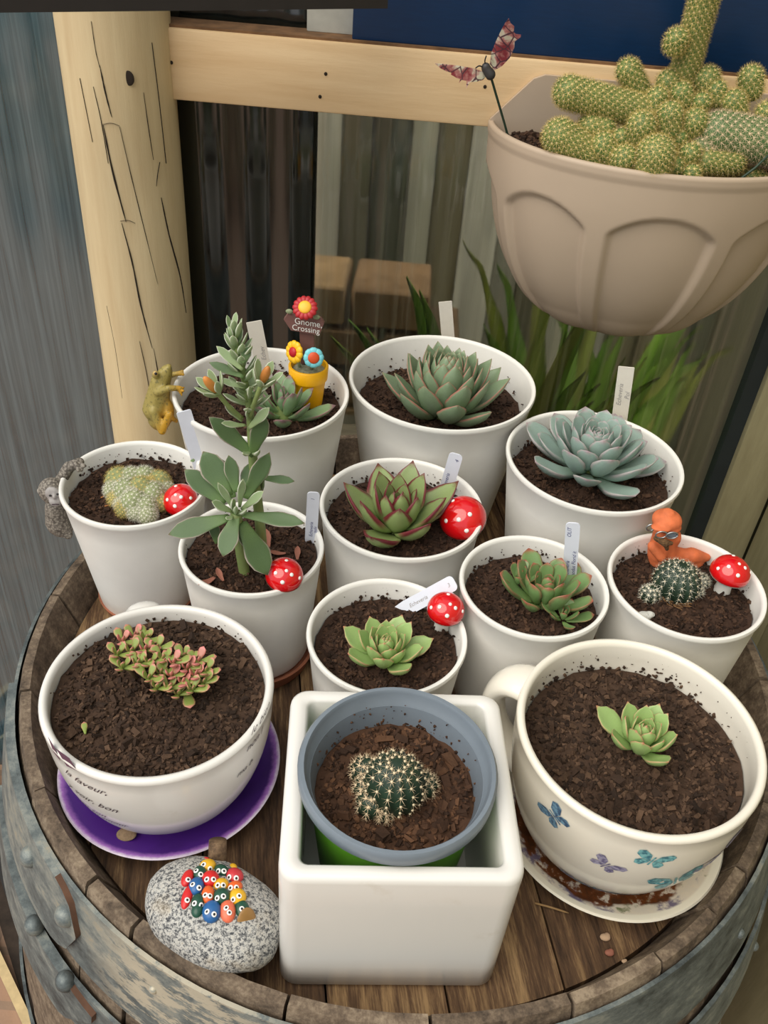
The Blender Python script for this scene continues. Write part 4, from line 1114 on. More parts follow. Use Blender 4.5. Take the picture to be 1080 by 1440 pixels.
# J: jade cuttings
ZJ = JC[2] + 0.098 - 0.012 + 0.003
t = thing('jade_plant', 'low bushy jade plant with olive and pink paddle leaves in the handwritten teacup', 'succulent', onz(215, 955, ZJ))
lj = leaf_mesh('leaf_j', MT['leaf_J'], 0.52, 0.24, PR_OBO, 0.15, 0.1, nv=7, nu=5); lj2 = leaf_mesh('leaf_j2', MT['leaf_J2'], 0.52, 0.24, PR_OBO, 0.15, 0.1, nv=7, nu=5)
tips = [(172, 900), (188, 893), (205, 897), (165, 918), (184, 915), (203, 912), (220, 910), (172, 936), (193, 932), (210, 930), (228, 925), (208, 952), (225, 945), (243, 930), (258, 922), (240, 948), (262, 938), (278, 928), (220, 965), (238, 966), (256, 958), (274, 948), (288, 942), (250, 974), (270, 968), (285, 958)]
for i, (u, v) in enumerate(tips):
    hgt = 0.010 + 0.010 * math.sin(PI * min(1, max(0.1, (v - 880) / 100.0))) + random.uniform(-0.002, 0.003)
    tip = onz(u, v, ZJ + hgt); root = Vector((lerp(tip.x, onz(225, 940, ZJ).x, 0.35), lerp(tip.y, onz(225, 940, ZJ).y, 0.35), ZJ - 0.002))
    tube('branch', [root, (root + tip) / 2 + Vector((0, 0, 0.002)), tip], [0.0016, 0.0014, 0.0010], MT['stem_brown'], t, n=6)
    pink = i in (0, 1, 5, 15, 16, 17, 20, 21, 13)
    for kk in range(6):
        a = kk * 2.4 + random.uniform(-0.3, 0.3); e = math.radians((15, 20, 35, 40, 62, 70)[kk]); d = Vector((math.cos(a), math.sin(a), 0))
        place_leaf(lj2 if (pink and kk > 1) else lj, t, tip - Vector((0, 0, 0.002)), d * math.cos(e) + Vector((0, 0, math.sin(e))), -d * math.sin(e) + Vector((0, 0, math.cos(e))), (0.0125, 0.012, 0.0105, 0.010, 0.0075, 0.007)[kk] * random.uniform(0.85, 1.1))
place_leaf(lj, t, onz(262, 968, ZJ + 0.006), Vector((0.35, -0.9, -0.15)), Vector((0, 0.1, 1)), 0.016)
o = bpy.data.objects.new('fallen_leaf', lj); C.objects.link(o)
o.matrix_world = Matrix.Translation(onz(120, 1032, ZJ + 0.002)) @ Matrix.Rotation(0.4, 4, 'Z') @ Matrix.Diagonal((0.008, 0.009, 0.008, 1))
tag(o, 'dropped olive jade leaf lying on the bark near the teacup rim', 'leaf')

# ================================================================== cacti
def spine_star(V, Fa, p, nrm, n, L, wd, spread, rnd=0.25):
    nrm = nrm.normalized(); x = nrm.orthogonal().normalized(); y = nrm.cross(x)
    a0 = random.uniform(0, 6.28)
    for k in range(n):
        a = a0 + 2 * PI * k / n + random.gauss(0, 0.15)
        d = (x * math.cos(a) + y * math.sin(a)) * spread + nrm * (1 - spread * 0.75)
        d = d.normalized() * L * random.uniform(1 - rnd, 1 + rnd); s = d.cross(nrm)
        if s.length < 1e-7: s = x.copy()
        s = s.normalized() * wd
        i = len(V); V += [tuple(p + s), tuple(p - s), tuple(p + d)]; Fa.append((i, i + 1, i + 2))
def globe(parent, c, r, hgt, mat, ribs=13, depth=0.09, rot=0.0, spn=9, spl=0.0055, spmat='spine_cream', rows=8, name='cactus_body', wd=0.00022, ar=0.0009, tilt=None):
    """ribbed round cactus: body > spines, areoles"""
    V = []; Fa = []; nu, nv = ribs * 6, 22
    R3 = tilt.to_matrix() if tilt is not None else Matrix.Identity(3)
    c = Vector(c)
    def pt(a, ph, k=1.0):
        rr = r * math.cos(ph) * (1 - depth * (0.5 - 0.5 * math.cos(ribs * a)) * min(1, math.cos(ph) * 1.6))
        return c + R3 @ Vector((rr * k * math.cos(a + rot), rr * k * math.sin(a + rot), hgt * math.sin(ph) * k * (1 - 0.06 * max(0, math.sin(ph)) ** 8)))
    for i in range(nv + 1):
        ph = lerp(-PI / 2 * 0.96, PI / 2 * 0.985, i / nv)
        for j in range(nu): V.append(tuple(pt(2 * PI * j / nu, ph)))
    for i in range(nv):
        for j in range(nu):
            l = (j + 1) % nu; Fa.append((i * nu + j, i * nu + l, (i + 1) * nu + l, (i + 1) * nu + j))
    Fa.append(tuple(reversed(range(nu)))); Fa.append(tuple(range(nv * nu, nv * nu + nu)))
    body = mk(name, V, Fa, mat, parent)
    V2 = []; F2 = []; bm = bmesh.new()
    for k in range(ribs):
        a = 2 * PI * k / ribs
        for i in range(rows):
            ph = lerp(-0.75, 1.50, (i + 0.5 * (k % 2) * 0.6) / rows)
            p = pt(a, ph, 1.005); nrm = (p - c)
            spine_star(V2, F2, p, nrm, spn, spl * (0.6 + 0.4 * math.cos(ph)), wd, 0.8)
            if ar: bmesh.ops.create_icosphere(bm, subdivisions=1, radius=ar, matrix=Matrix.Translation(p))
    o = mk('spines', V2, F2, MT[spmat], body, smooth=False); o['kind'] = 'stuff'
    if ar:
        o = bm_obj('areoles', bm, MT['areole_white'], body); o['kind'] = 'stuff'
    else: bm.free()
    return body
ZK = KZ - 0.026 + 0.002
c = onz(555, 1102, ZK + 0.013)
t = thing('round_cactus', 'dark round ribbed cactus with cream spines and side pups in the grey pot', 'cactus', (c.x, c.y, ZK))
globe(t, c, 0.0178, 0.0205, MT['cactus_dark'], ribs=14, spl=0.0042, rows=8, spn=7, wd=0.00016)
for (u, v, r) in ((524, 1130, 0.0095), (514, 1084, 0.0090), (595, 1104, 0.0085), (516, 1108, 0.0080), (540, 1142, 0.0060)):
    globe(t, onz(u, v, ZK + r * 0.5), r, r, MT['cactus_dark'], ribs=9, spl=0.0042, rows=5, name='pup', ar=0.0006, rot=random.random())
q = POT['F']
c = onz(952, 818, q['sz'] + 0.012)
t = thing('round_cactus', 'dark round cactus with white spines growing in front of the orange bird figurine', 'cactus', (c.x, c.y, q['sz']))
globe(t, c, 0.0178, 0.0170, MT['cactus_dark'], ribs=15, spl=0.0042, spmat='spine_white', rows=8, spn=7, wd=0.00016, ar=0.0006)
for (u, v, r) in ((914, 836, 0.0075), (986, 818, 0.0060), (978, 832, 0.0055)):
    globe(t, onz(u, v, q['sz'] + r * 0.6), r, r, MT['cactus_dark'], ribs=9, spl=0.0038, spmat='spine_white', rows=5, name='pup', ar=0.0005)
V = []; Fa = []
for kk in range(160):
    a = random.uniform(0, 2 * PI); r0 = 0.017 * random.uniform(0.75, 1.15)
    p = Vector((c.x + r0 * math.cos(a), c.y + r0 * math.sin(a), q['sz'] + random.uniform(0.001, 0.006))); a2 = a + random.uniform(1.0, 2.1)
    d = Vector((math.cos(a2), math.sin(a2), random.uniform(-0.3, 0.2))) * random.uniform(0.004, 0.010); s = Vector((0, 0, 0.0004))
    i = len(V); V += [tuple(p - s), tuple(p + s), tuple(p + d + s), tuple(p + d - s)]; Fa.append((i, i + 1, i + 2, i + 3))
o = mk('dry_roots', V, Fa, plain('dry_straw', srgb(150, 112, 74), 0.9, var=0.3), t, smooth=False); o['kind'] = 'stuff'
# fuzzy clump in pot H
q = POT['H']
c = onz(195, 700, q['sz'])
t = thing('fuzzy_cactus', 'clump of small fuzzy pale green cactus heads beside the monkey', 'cactus', c)
for i, (u, v, r, z) in enumerate(((168, 676, 20, 8), (185, 672, 16, 14), (203, 672, 17, 14), (222, 680, 19, 8), (160, 690, 14, 6), (178, 690, 18, 14), (198, 688, 18, 16), (215, 695, 18, 12), (232, 692, 15, 4), (164, 702, 12, 3), (188, 706, 18, 12),
                                  (205, 712, 16, 8), (176, 716, 13, 3), (192, 720, 13, 4), (207, 724, 14, 2), (226, 706, 14, 4), (170, 708, 10, 3), (186, 696, 11, 18), (212, 680, 10, 16))):
    rr = r * 0.00056
    p = onz(u, v, q['sz'] + 0.006 + z * 0.00055)
    b = ellipsoid('cactus_head', p, (rr, rr, rr), MT['cactus_fuzzy'], t, seg=14, ring=10)
    V = []; Fa = []
    ga = 2.39996
    for k in range(90):
        zz = 1 - 1.5 * (k + 0.5) / 90; rad = math.sqrt(max(0, 1 - zz * zz)); nrm = Vector((rad * math.cos(k * ga), rad * math.sin(k * ga), zz))
        spine_star(V, Fa, p + nrm * rr, nrm, 8, 0.0034, 0.00015, 0.75)
    o = mk('spines', V, Fa, MT['spine_white'] if i % 3 else MT['spine_gold'], b, smooth=False); o['kind'] = 'stuff'
    V = []; Fa = []
for (u, v, a) in ((142, 700, 0.8), (147, 712, 0.4), (206, 694, 2.2)):
    p = onz(u, v, q['sz'] + (0.018 if u > 180 else 0.003))
    o = tube('straw_bit', [p, p + Vector((0.008 * math.cos(a), 0.008 * math.sin(a), 0.001))], [0.0007, 0.0003], plain('orange_straw', srgb(170, 110, 60), 0.8), n=5)
    tag(o, {142: 'longer orange bark splinter lying behind the short one near the monkey', 147: 'short orange bark splinter lying on the soil near the monkey', 206: 'brown splinter caught on top of the fuzzy cactus'}[u], 'splinter')

# ================================================================== mushrooms
def mushroom(u, v, z, capr, stemh, stemr, tilt, label, dots, capx=1.0):
    b = onz(u, v, z)
    t = thing('mushroom_pick', label, 'ornament', b, 'toy toadstools in the pots')
    R = Euler(tilt).to_matrix(); ax = R @ Vector((0, 0, 1))
    def rot(o):
        for vv in o.data.vertices: vv.co = R @ vv.co
    st = lathe('stem', [(0, -0.004), (stemr * 0.9, -0.004), (stemr, 0.002), (stemr * 0.82, stemh * 0.6), (stemr * 0.9, stemh + 0.002), (0, stemh + 0.002)], b, MT['stem_white'], t, n=20); rot(st)
    ch = capr * 0.92
    prof = [(0, stemh + 0.0015), (capr * 0.55, stemh - 0.0005), (capr * 0.93, stemh - 0.0016), (capr * 0.99, stemh - 0.0006)]
    for k in range(1, 11):
        a = k / 10 * PI / 2; prof.append((capr * math.cos(a) ** 0.9 if k < 10 else 0.0, stemh + ch * math.sin(a)))
    cp = lathe('cap', prof, b, MT['red_gloss'], t, n=36); rot(cp)
    us = lathe('cap_underside', [(stemr * 0.8, stemh + 0.0004), (capr * 0.56, stemh - 0.0012), (capr * 0.92, stemh - 0.0024), (capr * 0.985, stemh - 0.0012)], b, MT['stem_white'], cp, n=36); rot(us)
    cz_ = Vector((0, 0, stemh))
    for (du, dv, rr) in dots:
        # dots are given as azimuth / elevation on the cap
        a, e = math.radians(du), math.radians(dv)
        p = Vector((capr * math.cos(e) ** 0.9 * math.cos(a), capr * math.cos(e) ** 0.9 * math.sin(a), stemh + ch * math.sin(e)))
        nrm = (p - cz_).normalized()
        o = ellipsoid('dot', b + R @ p, (rr, rr, rr * 0.45), MT['white_paint'], cp, rot=(R @ nrm).to_track_quat('Z', 'Y').to_matrix(), seg=12, ring=6)
    return t
D1 = [(-90, 38, 0.0016), (-135, 55, 0.0015), (-45, 58, 0.0015), (-20, 30, 0.0014), (-160, 30, 0.0014), (90, 70, 0.0014), (-70, 75, 0.0013)]
D2 = [(-80, 30, 0.0019), (-150, 45, 0.0019), (-100, 62, 0.0019), (-40, 62, 0.0019), (120, 60, 0.0018)]
mushroom(262, 716, POT['H']['sz'], 0.0140, 0.011, 0.005, (0.25, -0.28, 0), 'red toy mushroom tilted against the rim beside the fuzzy cactus', D1)
mushroom(398, 824, POT['I']['sz'], 0.0140, 0.013, 0.0062, (0.2, 0.1, 0), 'red toy mushroom standing under the tall succulent leaf', D1)
mushroom(655, 742, POT['B']['sz'], 0.0192, 0.0135, 0.0078, (0.34, -0.30, 0), 'largest red toy mushroom leaning beside the maroon-edged rosette', D2)
mushroom(620, 884, POT['G']['sz'] , 0.0138, 0.022, 0.0056, (0.12, 0.05, 0), 'red toy mushroom standing behind the small pale rosette', D1)
mushroom(1014, 832, POT['F']['sz'], 0.0152, 0.018, 0.0064, (-0.05, 0.06, 0), 'red toy mushroom on a tall white stem beside the orange bird', D1)

# ================================================================== plant labels
def stake(b, e, wpx, zb, mat, label, lines, ink, size, rnd=0.3, lean=0.0, flat=False, up2=None):
    """flat plastic label: foot pixel on the soil, top pixel in the upright plane of the foot"""
    B = onz(b[0], b[1], zb)
    T = ony(e[0], e[1], B.y + lean)
    y = T - B; L = y.length; dist = (B - CAMP).dot(FWD); wd = wpx * dist / F
    z = (CAMP - B).normalized()
    R = basis(y, z).to_4x4(); R.translation = B
    hw = wd / 2; cr = wd * rnd; ext = 0.012
    P = [(-hw * 0.7, -ext), (hw * 0.7, -ext), (hw, 0.004)]
    for q in range(5):
        a = PI / 2 * q / 4; P.append((hw - cr + cr * math.cos(a), L - cr + cr * math.sin(a)))
    for q in range(5):
        a = PI / 2 + PI / 2 * q / 4; P.append((-hw + cr + cr * math.cos(a), L - cr + cr * math.sin(a)))
    P.append((-hw, 0.004)); n = len(P)
    V = [(x, yy, 0.0005) for x, yy in P] + [(x, yy, -0.0005) for x, yy in P]
    Fa = [tuple(range(n)), tuple(reversed(range(n, 2 * n)))] + [(i, n + i, n + (i + 1) % n, (i + 1) % n) for i in range(n)]
    o = mk('plant_label', V, Fa, mat, smooth=False)
    o.matrix_world = R
    tag(o, label, 'plant label', 'plant labels stuck in the pots')
    for (txt, xo, yo) in lines:
        V, Fa = text_vf(txt, size * wd, 0.25, 'LEFT')
        V = [(-yy + xo * wd, x + yo * L, 0.0007) for (x, yy, _) in V]
        c_ = mk('lettering', V, Fa, ink, o, smooth=False, world=False)
    return o
stake((632, 498), (626, 424), 18, POT['A']['sz'], MT['tag_cream'], 'blank cream plant label behind the big dense rosette', [], MT['ink_grey'], 0.4, rnd=0.05)
stake((374, 535), (357, 452), 21, POT['C']['sz'], MT['tag_cream'], 'wide faded cream plant label beside the gnome sign', [('Echev', 0.3, 0.35)], MT['ink_grey'], 0.42, rnd=0.05)
stake((868, 612), (881, 516), 21, POT['D']['sz'], MT['tag_cream'], 'upright white plant label behind the blue-grey rosette', [('Echeveria', -0.05, 0.45), ('Pol', 0.42, 0.55)], MT['ink_grey'], 0.42, rnd=0.05)
stake((622, 706), (642, 638), 19, POT['B']['sz'], MT['tag_blue'], 'rounded white plant label beside the largest toy mushroom', [('Echeveria', -0.05, 0.25), ('Lola', 0.38, 0.2), ('4', 0.3, 0.85)], MT['ink_blue'], 0.40)
stake((800, 822), (806, 735), 19, POT['E']['sz'], MT['tag_blue'], 'rounded white plant label with blue writing beside the rosy rosette', [('Echeveria', -0.08, 0.14), ('nodus Florid it', 0.36, 0.16), ('OLIT', -0.08, 0.78)], MT['ink_blue'], 0.40)
stake((437, 762), (441, 692), 17, POT['I']['sz'], MT['tag_blue'], 'rounded white plant label at the rim behind the tall succulent', [('Echeveria', 0.1, 0.12), ('pulv', 0.42, 0.2), ('1', 0.1, 0.85)], MT['ink_blue'], 0.40)
stake((566, 858), (640, 818), 22, POT['G']['sz'], MT['tag_blue'], 'slanted white plant label lying behind the small pale rosette', [('Echeveria', 0.1, 0.14), ('3', 0.12, 0.86)], MT['ink_grey'], 0.36, lean=0.002)
stake((286, 668), (258, 578), 20, POT['H']['sz'], MT['tag_blue'], 'blank white plant label leaning from the monkey pot against the frog pot', [], MT['ink_grey'], 0.4, rnd=0.12)

# ================================================================== frog on the rim
def two_tone(name, top, belly, axis, lo, hi, spot=None, scale=500, rough=0.45):
    m, n, l, b = newmat(name)
    tc = n.new('ShaderNodeTexCoord'); vm = n.new('ShaderNodeVectorMath'); vm.operation = 'DOT_PRODUCT'
    vm.inputs[1].default_value = axis; l.new(tc.outputs['Object'], vm.inputs[0])
    t = noisetex(n, l, tc.outputs['Object'], scale, 3)
    c = mixc(n, l, sstep(n, l, vm.outputs['Value'], lo, hi), top, belly)
    if spot: c = mixc(n, l, mth(n, l, 'MULTIPLY', sstep(n, l, t.outputs[0], 0.55, 0.66), 0.7), c, spot)
    l.new(c, b.inputs['Base Color']); b.inputs['Roughness'].default_value = rough
    bump(n, l, t.outputs[0], b, 0.25, 0.001)
    return m
def P_(u, v, y): return ony(u, v, y)
yf = 0.640; mpp = 0.00068
fc = P_(226, 570, yf)
t = thing('frog_figurine', 'olive and amber resin frog clinging to the rim of the gnome sign pot', 'figurine', fc)
fm = two_tone('frog_skin', srgb(158, 142, 76), srgb(206, 150, 30), (1, 0.1, -0.45), -0.004, 0.014, srgb(96, 92, 50))
r = mpp
blob('body', [('c', P_(225, 545, yf), P_(219, 575, yf), 14 * r, 17 * r), ('e', P_(224, 588, yf), (15 * r, 14 * r, 17 * r)),
              ('c', P_(226, 538, yf), P_(234, 522, yf), 13 * r, 8 * r), ('e', P_(237, 517, yf), (4.5 * r, 6 * r, 4.5 * r)), ('e', P_(219, 527, yf - 0.006), (5 * r, 5 * r, 5 * r)),
              ('c', P_(222, 552, yf - 0.008), P_(237, 546, yf - 0.012), 5 * r, 4.4 * r), ('c', P_(237, 546, yf - 0.012), P_(252, 546, yf - 0.008), 4.4 * r, 3.6 * r),
              ('c', P_(250, 546, yf - 0.008), P_(258, 550, yf - 0.010), 2.2 * r, 1.7 * r), ('c', P_(250, 546, yf - 0.008), P_(256, 556, yf - 0.010), 2.2 * r, 1.7 * r), ('c', P_(250, 546, yf - 0.008), P_(259, 545, yf - 0.006), 2.2 * r, 1.7 * r),
              ('c', P_(232, 530, yf + 0.014), P_(246, 526, yf + 0.018), 4.5 * r, 3.6 * r), ('c', P_(246, 526, yf + 0.018), P_(257, 522, yf + 0.016), 3 * r, 2.2 * r), ('c', P_(246, 526, yf + 0.018), P_(258, 527, yf + 0.014), 3 * r, 2.0 * r),
              ('c', P_(216, 578, yf - 0.010), P_(228, 606, yf - 0.013), 6.5 * r, 5.4 * r), ('c', P_(228, 606, yf - 0.013), P_(238, 582, yf - 0.012), 5.2 * r, 4.5 * r), ('c', P_(236, 584, yf - 0.010), P_(248, 592, yf - 0.004), 4 * r, 3 * r),
              ('e', P_(236, 578, yf - 0.002), (8 * r, 9 * r, 18 * r))], 0.0011, fm, t, 4)
for (u, v, d) in ((218.5, 525.5, 0.0092),):
    e = ellipsoid('eye', P_(u, v, yf - d), (3.6 * r, 2.6 * r, 3.6 * r), plain('frog_eye_ring', srgb(190, 160, 96), 0.2), t, seg=12, ring=8)
    ellipsoid('pupil', P_(u + 0.6, v, yf - d - 0.0012), (1.9 * r, 1.4 * r, 1.9 * r), MT['black'], e, seg=10, ring=6)

# ================================================================== monkey on the rim
ym = 0.548; r = 0.00066
t = thing('monkey_figurine', 'carved grey resin monkey hooking one arm over the rim of the fuzzy cactus pot', 'figurine', P_(80, 720, ym))
mm, n, l, b = newmat('monkey_fur')
vec = coords(n, l); vo = n.new('ShaderNodeTexVoronoi'); vo.inputs['Scale'].default_value = 560; l.new(vec, vo.inputs['Vector'])
l.new(ramp(n, l, vo.outputs['Distance'], [(0.1, srgb(156, 148, 136)), (0.75, srgb(84, 77, 70))]), b.inputs['Base Color'])
b.inputs['Roughness'].default_value = 0.7; bump(n, l, vo.outputs['Distance'], b, -0.8, 0.002)
blob('body', [('e', P_(73, 690, ym), (16 * r, 15 * r, 17 * r)), ('c', P_(78, 712, ym + 0.004), P_(82, 735, ym + 0.004), 13 * r, 16 * r), ('e', P_(86, 740, ym + 0.004), (15 * r, 14 * r, 14 * r)),
              ('c', P_(86, 700, ym + 0.006), P_(84, 678, ym + 0.010), 8 * r, 7 * r), ('c', P_(84, 678, ym + 0.010), P_(97, 657, ym + 0.014), 7.5 * r, 7.5 * r), ('c', P_(97, 657, ym + 0.014), P_(112, 650, ym + 0.012), 7 * r, 6 * r),
              ('c', P_(108, 650, ym + 0.010), P_(119, 655, ym + 0.006), 3.4 * r, 2.6 * r), ('c', P_(108, 652, ym + 0.008), P_(115, 661, ym + 0.003), 3.2 * r, 2.4 * r), ('c', P_(106, 652, ym + 0.006), P_(110, 662, ym + 0.001), 3.0 * r, 2.4 * r),
              ('c', P_(78, 742, ym), P_(96, 752, ym), 8 * r, 6 * r)], 0.0011, mm, t, 3)
fce = blob('face', [('e', P_(75, 695, ym - 0.0085), (10 * r, 5 * r, 11 * r)), ('e', P_(78, 705, ym - 0.0105), (8 * r, 6 * r, 6.5 * r)), ('e', P_(76.5, 699, ym - 0.0125), (2.4 * r, 2.6 * r, 3 * r))], 0.0009, plain('monkey_face', srgb(158, 153, 150), 0.55, var=0.15, scale=300), t, 3)
for (u, v) in ((70.5, 697), (81, 695)):
    ellipsoid('eye', P_(u, v, ym - 0.0125), (1.7 * r, 1.4 * r, 1.3 * r), MT['black'], fce, seg=10, ring=6)
tube('mouth', [P_(73, 709.5, ym - 0.0145), P_(78, 709, ym - 0.0150), P_(83, 709.5, ym - 0.0142)], 0.0004, MT['ink_dark'], fce, n=5)
ellipsoid('ear', P_(57, 691, ym - 0.001), (4 * r, 2.4 * r, 5 * r), plain('monkey_ear', srgb(170, 162, 152), 0.6), t)

# ================================================================== gnome sign ornament
q = POT['C']
gb = onz(433, 566, q['sz']); yg = gb.y
dist = (gb - CAMP).dot(FWD); r = dist / F
t = thing('gnome_sign', 'miniature yellow flower pot with painted flowers and a brown gnome crossing sign', 'ornament', gb)
ztop = P_(433, 513, yg).z; hh = ztop - gb.z
lathe('flower_pot', [(0, -0.003), (19 * r, -0.003), (20 * r, 0.001), (24 * r, hh * 0.66), (26.5 * r, hh * 0.68), (27.5 * r, hh * 0.98), (26.5 * r, hh), (24 * r, hh), (22.5 * r, hh * 0.86), (0, hh * 0.86)], gb, MT['yellow_clay'], t, n=36)
lathe('moss_fill', [(0, hh * 0.96), (14 * r, hh * 0.95), (23 * r, hh * 0.87), (0, hh * 0.865)], gb, MT['moss_grey'], t, n=24)
def sign_pt(u, v, dy=0.0): return P_(u, v, yg + dy)
def slab(name, pts, yy, th, mat, parent):
    A = [ony(u, v, yy) for u, v in pts]; n = len(A)
    V = [tuple(p) for p in A] + [tuple(p + Vector((0, th, 0))) for p in A]
    Fa = [tuple(range(n)), tuple(reversed(range(n, 2 * n)))] + [(i, n + i, n + (i + 1) % n, (i + 1) % n) for i in range(n)]
    o = mk(name, V, Fa, mat, parent, smooth=False)
    bm = bmesh.new(); bm.from_mesh(o.data); bmesh.ops.recalc_face_normals(bm, faces=bm.faces); bm.to_mesh(o.data); bm.free()
    return o
slab('sign_post', [(421, 466), (441, 470), (442, 512), (423, 512)], yg + 0.002, 0.006, MT['sign_brown'], t)
bd = slab('sign_board', [(399, 449.5), (405.5, 441), (451, 449), (455.5, 455.5), (449, 471.5), (409, 464.5)], yg - 0.003, 0.005, MT['sign_brown'], t)
ang = math.atan2(8.0, 44.0)
for (txt, u, v, sz_) in (('Gnome,', 414, 455, 11.5), ('Crossing', 410.5, 463.5, 10.5)):
    V, Fa = text_vf(txt, sz_ * r * 1.12, 0.0, 'LEFT', 0.0)
    o0 = ony(u, v, yg - 0.0034); ex = (ony(u + 44, v + 7.0, yg - 0.0034) - o0).normalized(); ez = (ony(u, v - 30, yg - 0.0034) - o0).normalized()
    mk('lettering', [tuple(o0 + ex * (x * 0.88) + ez * yy) for (x, yy, _) in V], Fa, MT['white_paint'], bd, smooth=False)
def flower(name, c, nrm, R, npet, pet_mat, cen_mat, cen, parent, squash=1.0):
    Rm = nrm.normalized().to_track_quat('Z', 'Y').to_matrix()
    prims = []
    bm = bmesh.new()
    for k in range(npet):
        a = 2 * PI * k / npet
        p = Vector((math.cos(a), math.sin(a), 0)) * R * 0.60
        ellip_bm(bm, c + Rm @ p, (R * 0.36, R * (3.6 / npet) * 1.05, R * 0.22), Rm @ Matrix.Rotation(a, 3, 'Z'), 10, 6)
    ellip_bm(bm, c, (R * 0.62, R * 0.62, R * 0.2), Rm, 16, 8)
    f = bm_obj(name, bm, pet_mat, parent)
    ellipsoid('flower_centre', c + Rm @ Vector((0, 0, R * 0.18)), (R * cen, R * cen, R * 0.2), cen_mat, f, rot=Rm, seg=18, ring=8)
    return f
view = (CAMP - gb).normalized()
flower('red_flower', P_(429, 433, yg - 0.006), Vector((0.0, -0.75, 0.75)), 17.5 * r, 14, MT['petal_red'], MT['centre_yellow'], 0.50, t)
flower('yellow_flower', P_(414, 495, yg - 0.010), Vector((-0.65, -0.75, 0.25)), 16.5 * r, 10, MT['petal_yellow'], MT['centre_red'], 0.42, t)
flower('blue_flower', P_(441, 503, yg - 0.014), Vector((0.15, -0.9, 0.35)), 14.5 * r, 8, MT['petal_teal'], MT['centre_orange'], 0.55, t)
for (u, v, a) in ((407, 438, 0.0), (445, 446, 0.4)):
    ellipsoid('sign_leaf', P_(u, v, yg - 0.004), (5 * r, 2 * r, 3.4 * r), MT['sage'], t, seg=12, ring=8)
tube('flower_stem', [P_(419, 505, yg - 0.004), P_(422, 520, yg)], 0.0016, MT['sage'], t, n=6); tube('flower_stem', [P_(440, 508, yg - 0.008), P_(438, 521, yg - 0.002)], 0.0016, MT['sage'], t, n=6)

# ================================================================== orange bird figurine
q = POT['F']
ob = onz(944, 792, q['sz']); yo = ob.y; r = (ob - CAMP).dot(FWD) / F
t = thing('bird_figurine', 'orange terracotta bird figurine with a round cap, wire glasses and a brown moustache', 'figurine', ob)
blob('body', [('c', P_(934, 752, yo), P_(932, 778, yo), 16 * r, 22 * r), ('e', P_(936, 785, yo - 0.001), (24 * r, 22 * r, 20 * r)), ('c', P_(945, 782, yo), P_(975, 788, yo + 0.002), 15 * r, 15 * r), ('c', P_(972, 782, yo), P_(994, 784, yo + 0.002), 13 * r, 6 * r),
              ('c', P_(972, 792, yo), P_(988, 803, yo + 0.002), 12 * r, 6 * r), ('e', P_(940, 798, yo), (26 * r, 20 * r, 14 * r)), ('c', P_(918, 768, yo - 0.008), P_(930, 784, yo - 0.012), 8 * r, 7 * r), ('e', P_(951, 756, yo + 0.001), (6 * r, 12 * r, 12 * r))], 0.0013, MT['orange_clay'], t, 4)
cp = blob('cap', [('e', P_(938, 731, yo), (20.5 * r, 20 * r, 13 * r)), ('e', P_(938, 738, yo - 0.001), (20 * r, 20 * r, 7 * r)), ('e', P_(940, 721, yo), (9 * r, 9 * r, 5 * r)), ('e', P_(930, 742, yo - 0.009), (15 * r, 10 * r, 3.4 * r))], 0.0011, MT['orange_clay'], t, 3)
for (u, v, du) in ((930, 752, 0), (945, 753, 0)):
    c = P_(u, v, yo - 0.0155); pts = [c + (RIGHT * math.cos(a) * 7.5 * r + Vector((0, 0, 1)) * math.sin(a) * 5.5 * r) for a in [2 * PI * k / 16 for k in range(17)]]
    g = tube('glasses_rim', pts, 0.0006, MT['wire_metal'], t, n=6)
    if u == 945: ellipsoid('lens', c + Vector((0, 0.0006, 0)), (7 * r, 0.6 * r, 5 * r), MT['smoke_lens'], g, seg=14, ring=8)
pts = [P_(915, 742, yo - 0.004) + (RIGHT * math.cos(a) * 5.5 * r + Vector((0, 0, 1)) * math.sin(a) * 5.5 * r) for a in [2 * PI * k / 16 for k in range(17)]]
tube('wire_loop', pts, 0.0007, MT['wire_metal'], t, n=6)
blob('moustache', [('c', P_(922, 757, yo - 0.0145), P_(936, 764, yo - 0.0160), 3.5 * r, 5.5 * r), ('c', P_(936, 764, yo - 0.0160), P_(938, 772, yo - 0.014), 4.5 * r, 3 * r), ('c', P_(934, 761, yo - 0.0160), P_(944, 764, yo - 0.0150), 4 * r, 3 * r)], 0.0009, MT['brown_fuzz'], t, 1)
p = onz(906, 866, q['sz'] + 0.003)
tag(blob('wool_tuft', [('e', p, (0.006, 0.004, 0.003)), ('e', p + Vector((0.004, 0.001, 0.001)), (0.004, 0.003, 0.002))], 0.0008, plain('white_wool', srgb(206, 206, 200), 0.95, var=0.1, scale=400, bmp=0.8), None, 1), 'small tuft of white wool on the soil by the dark cactus', 'wool')

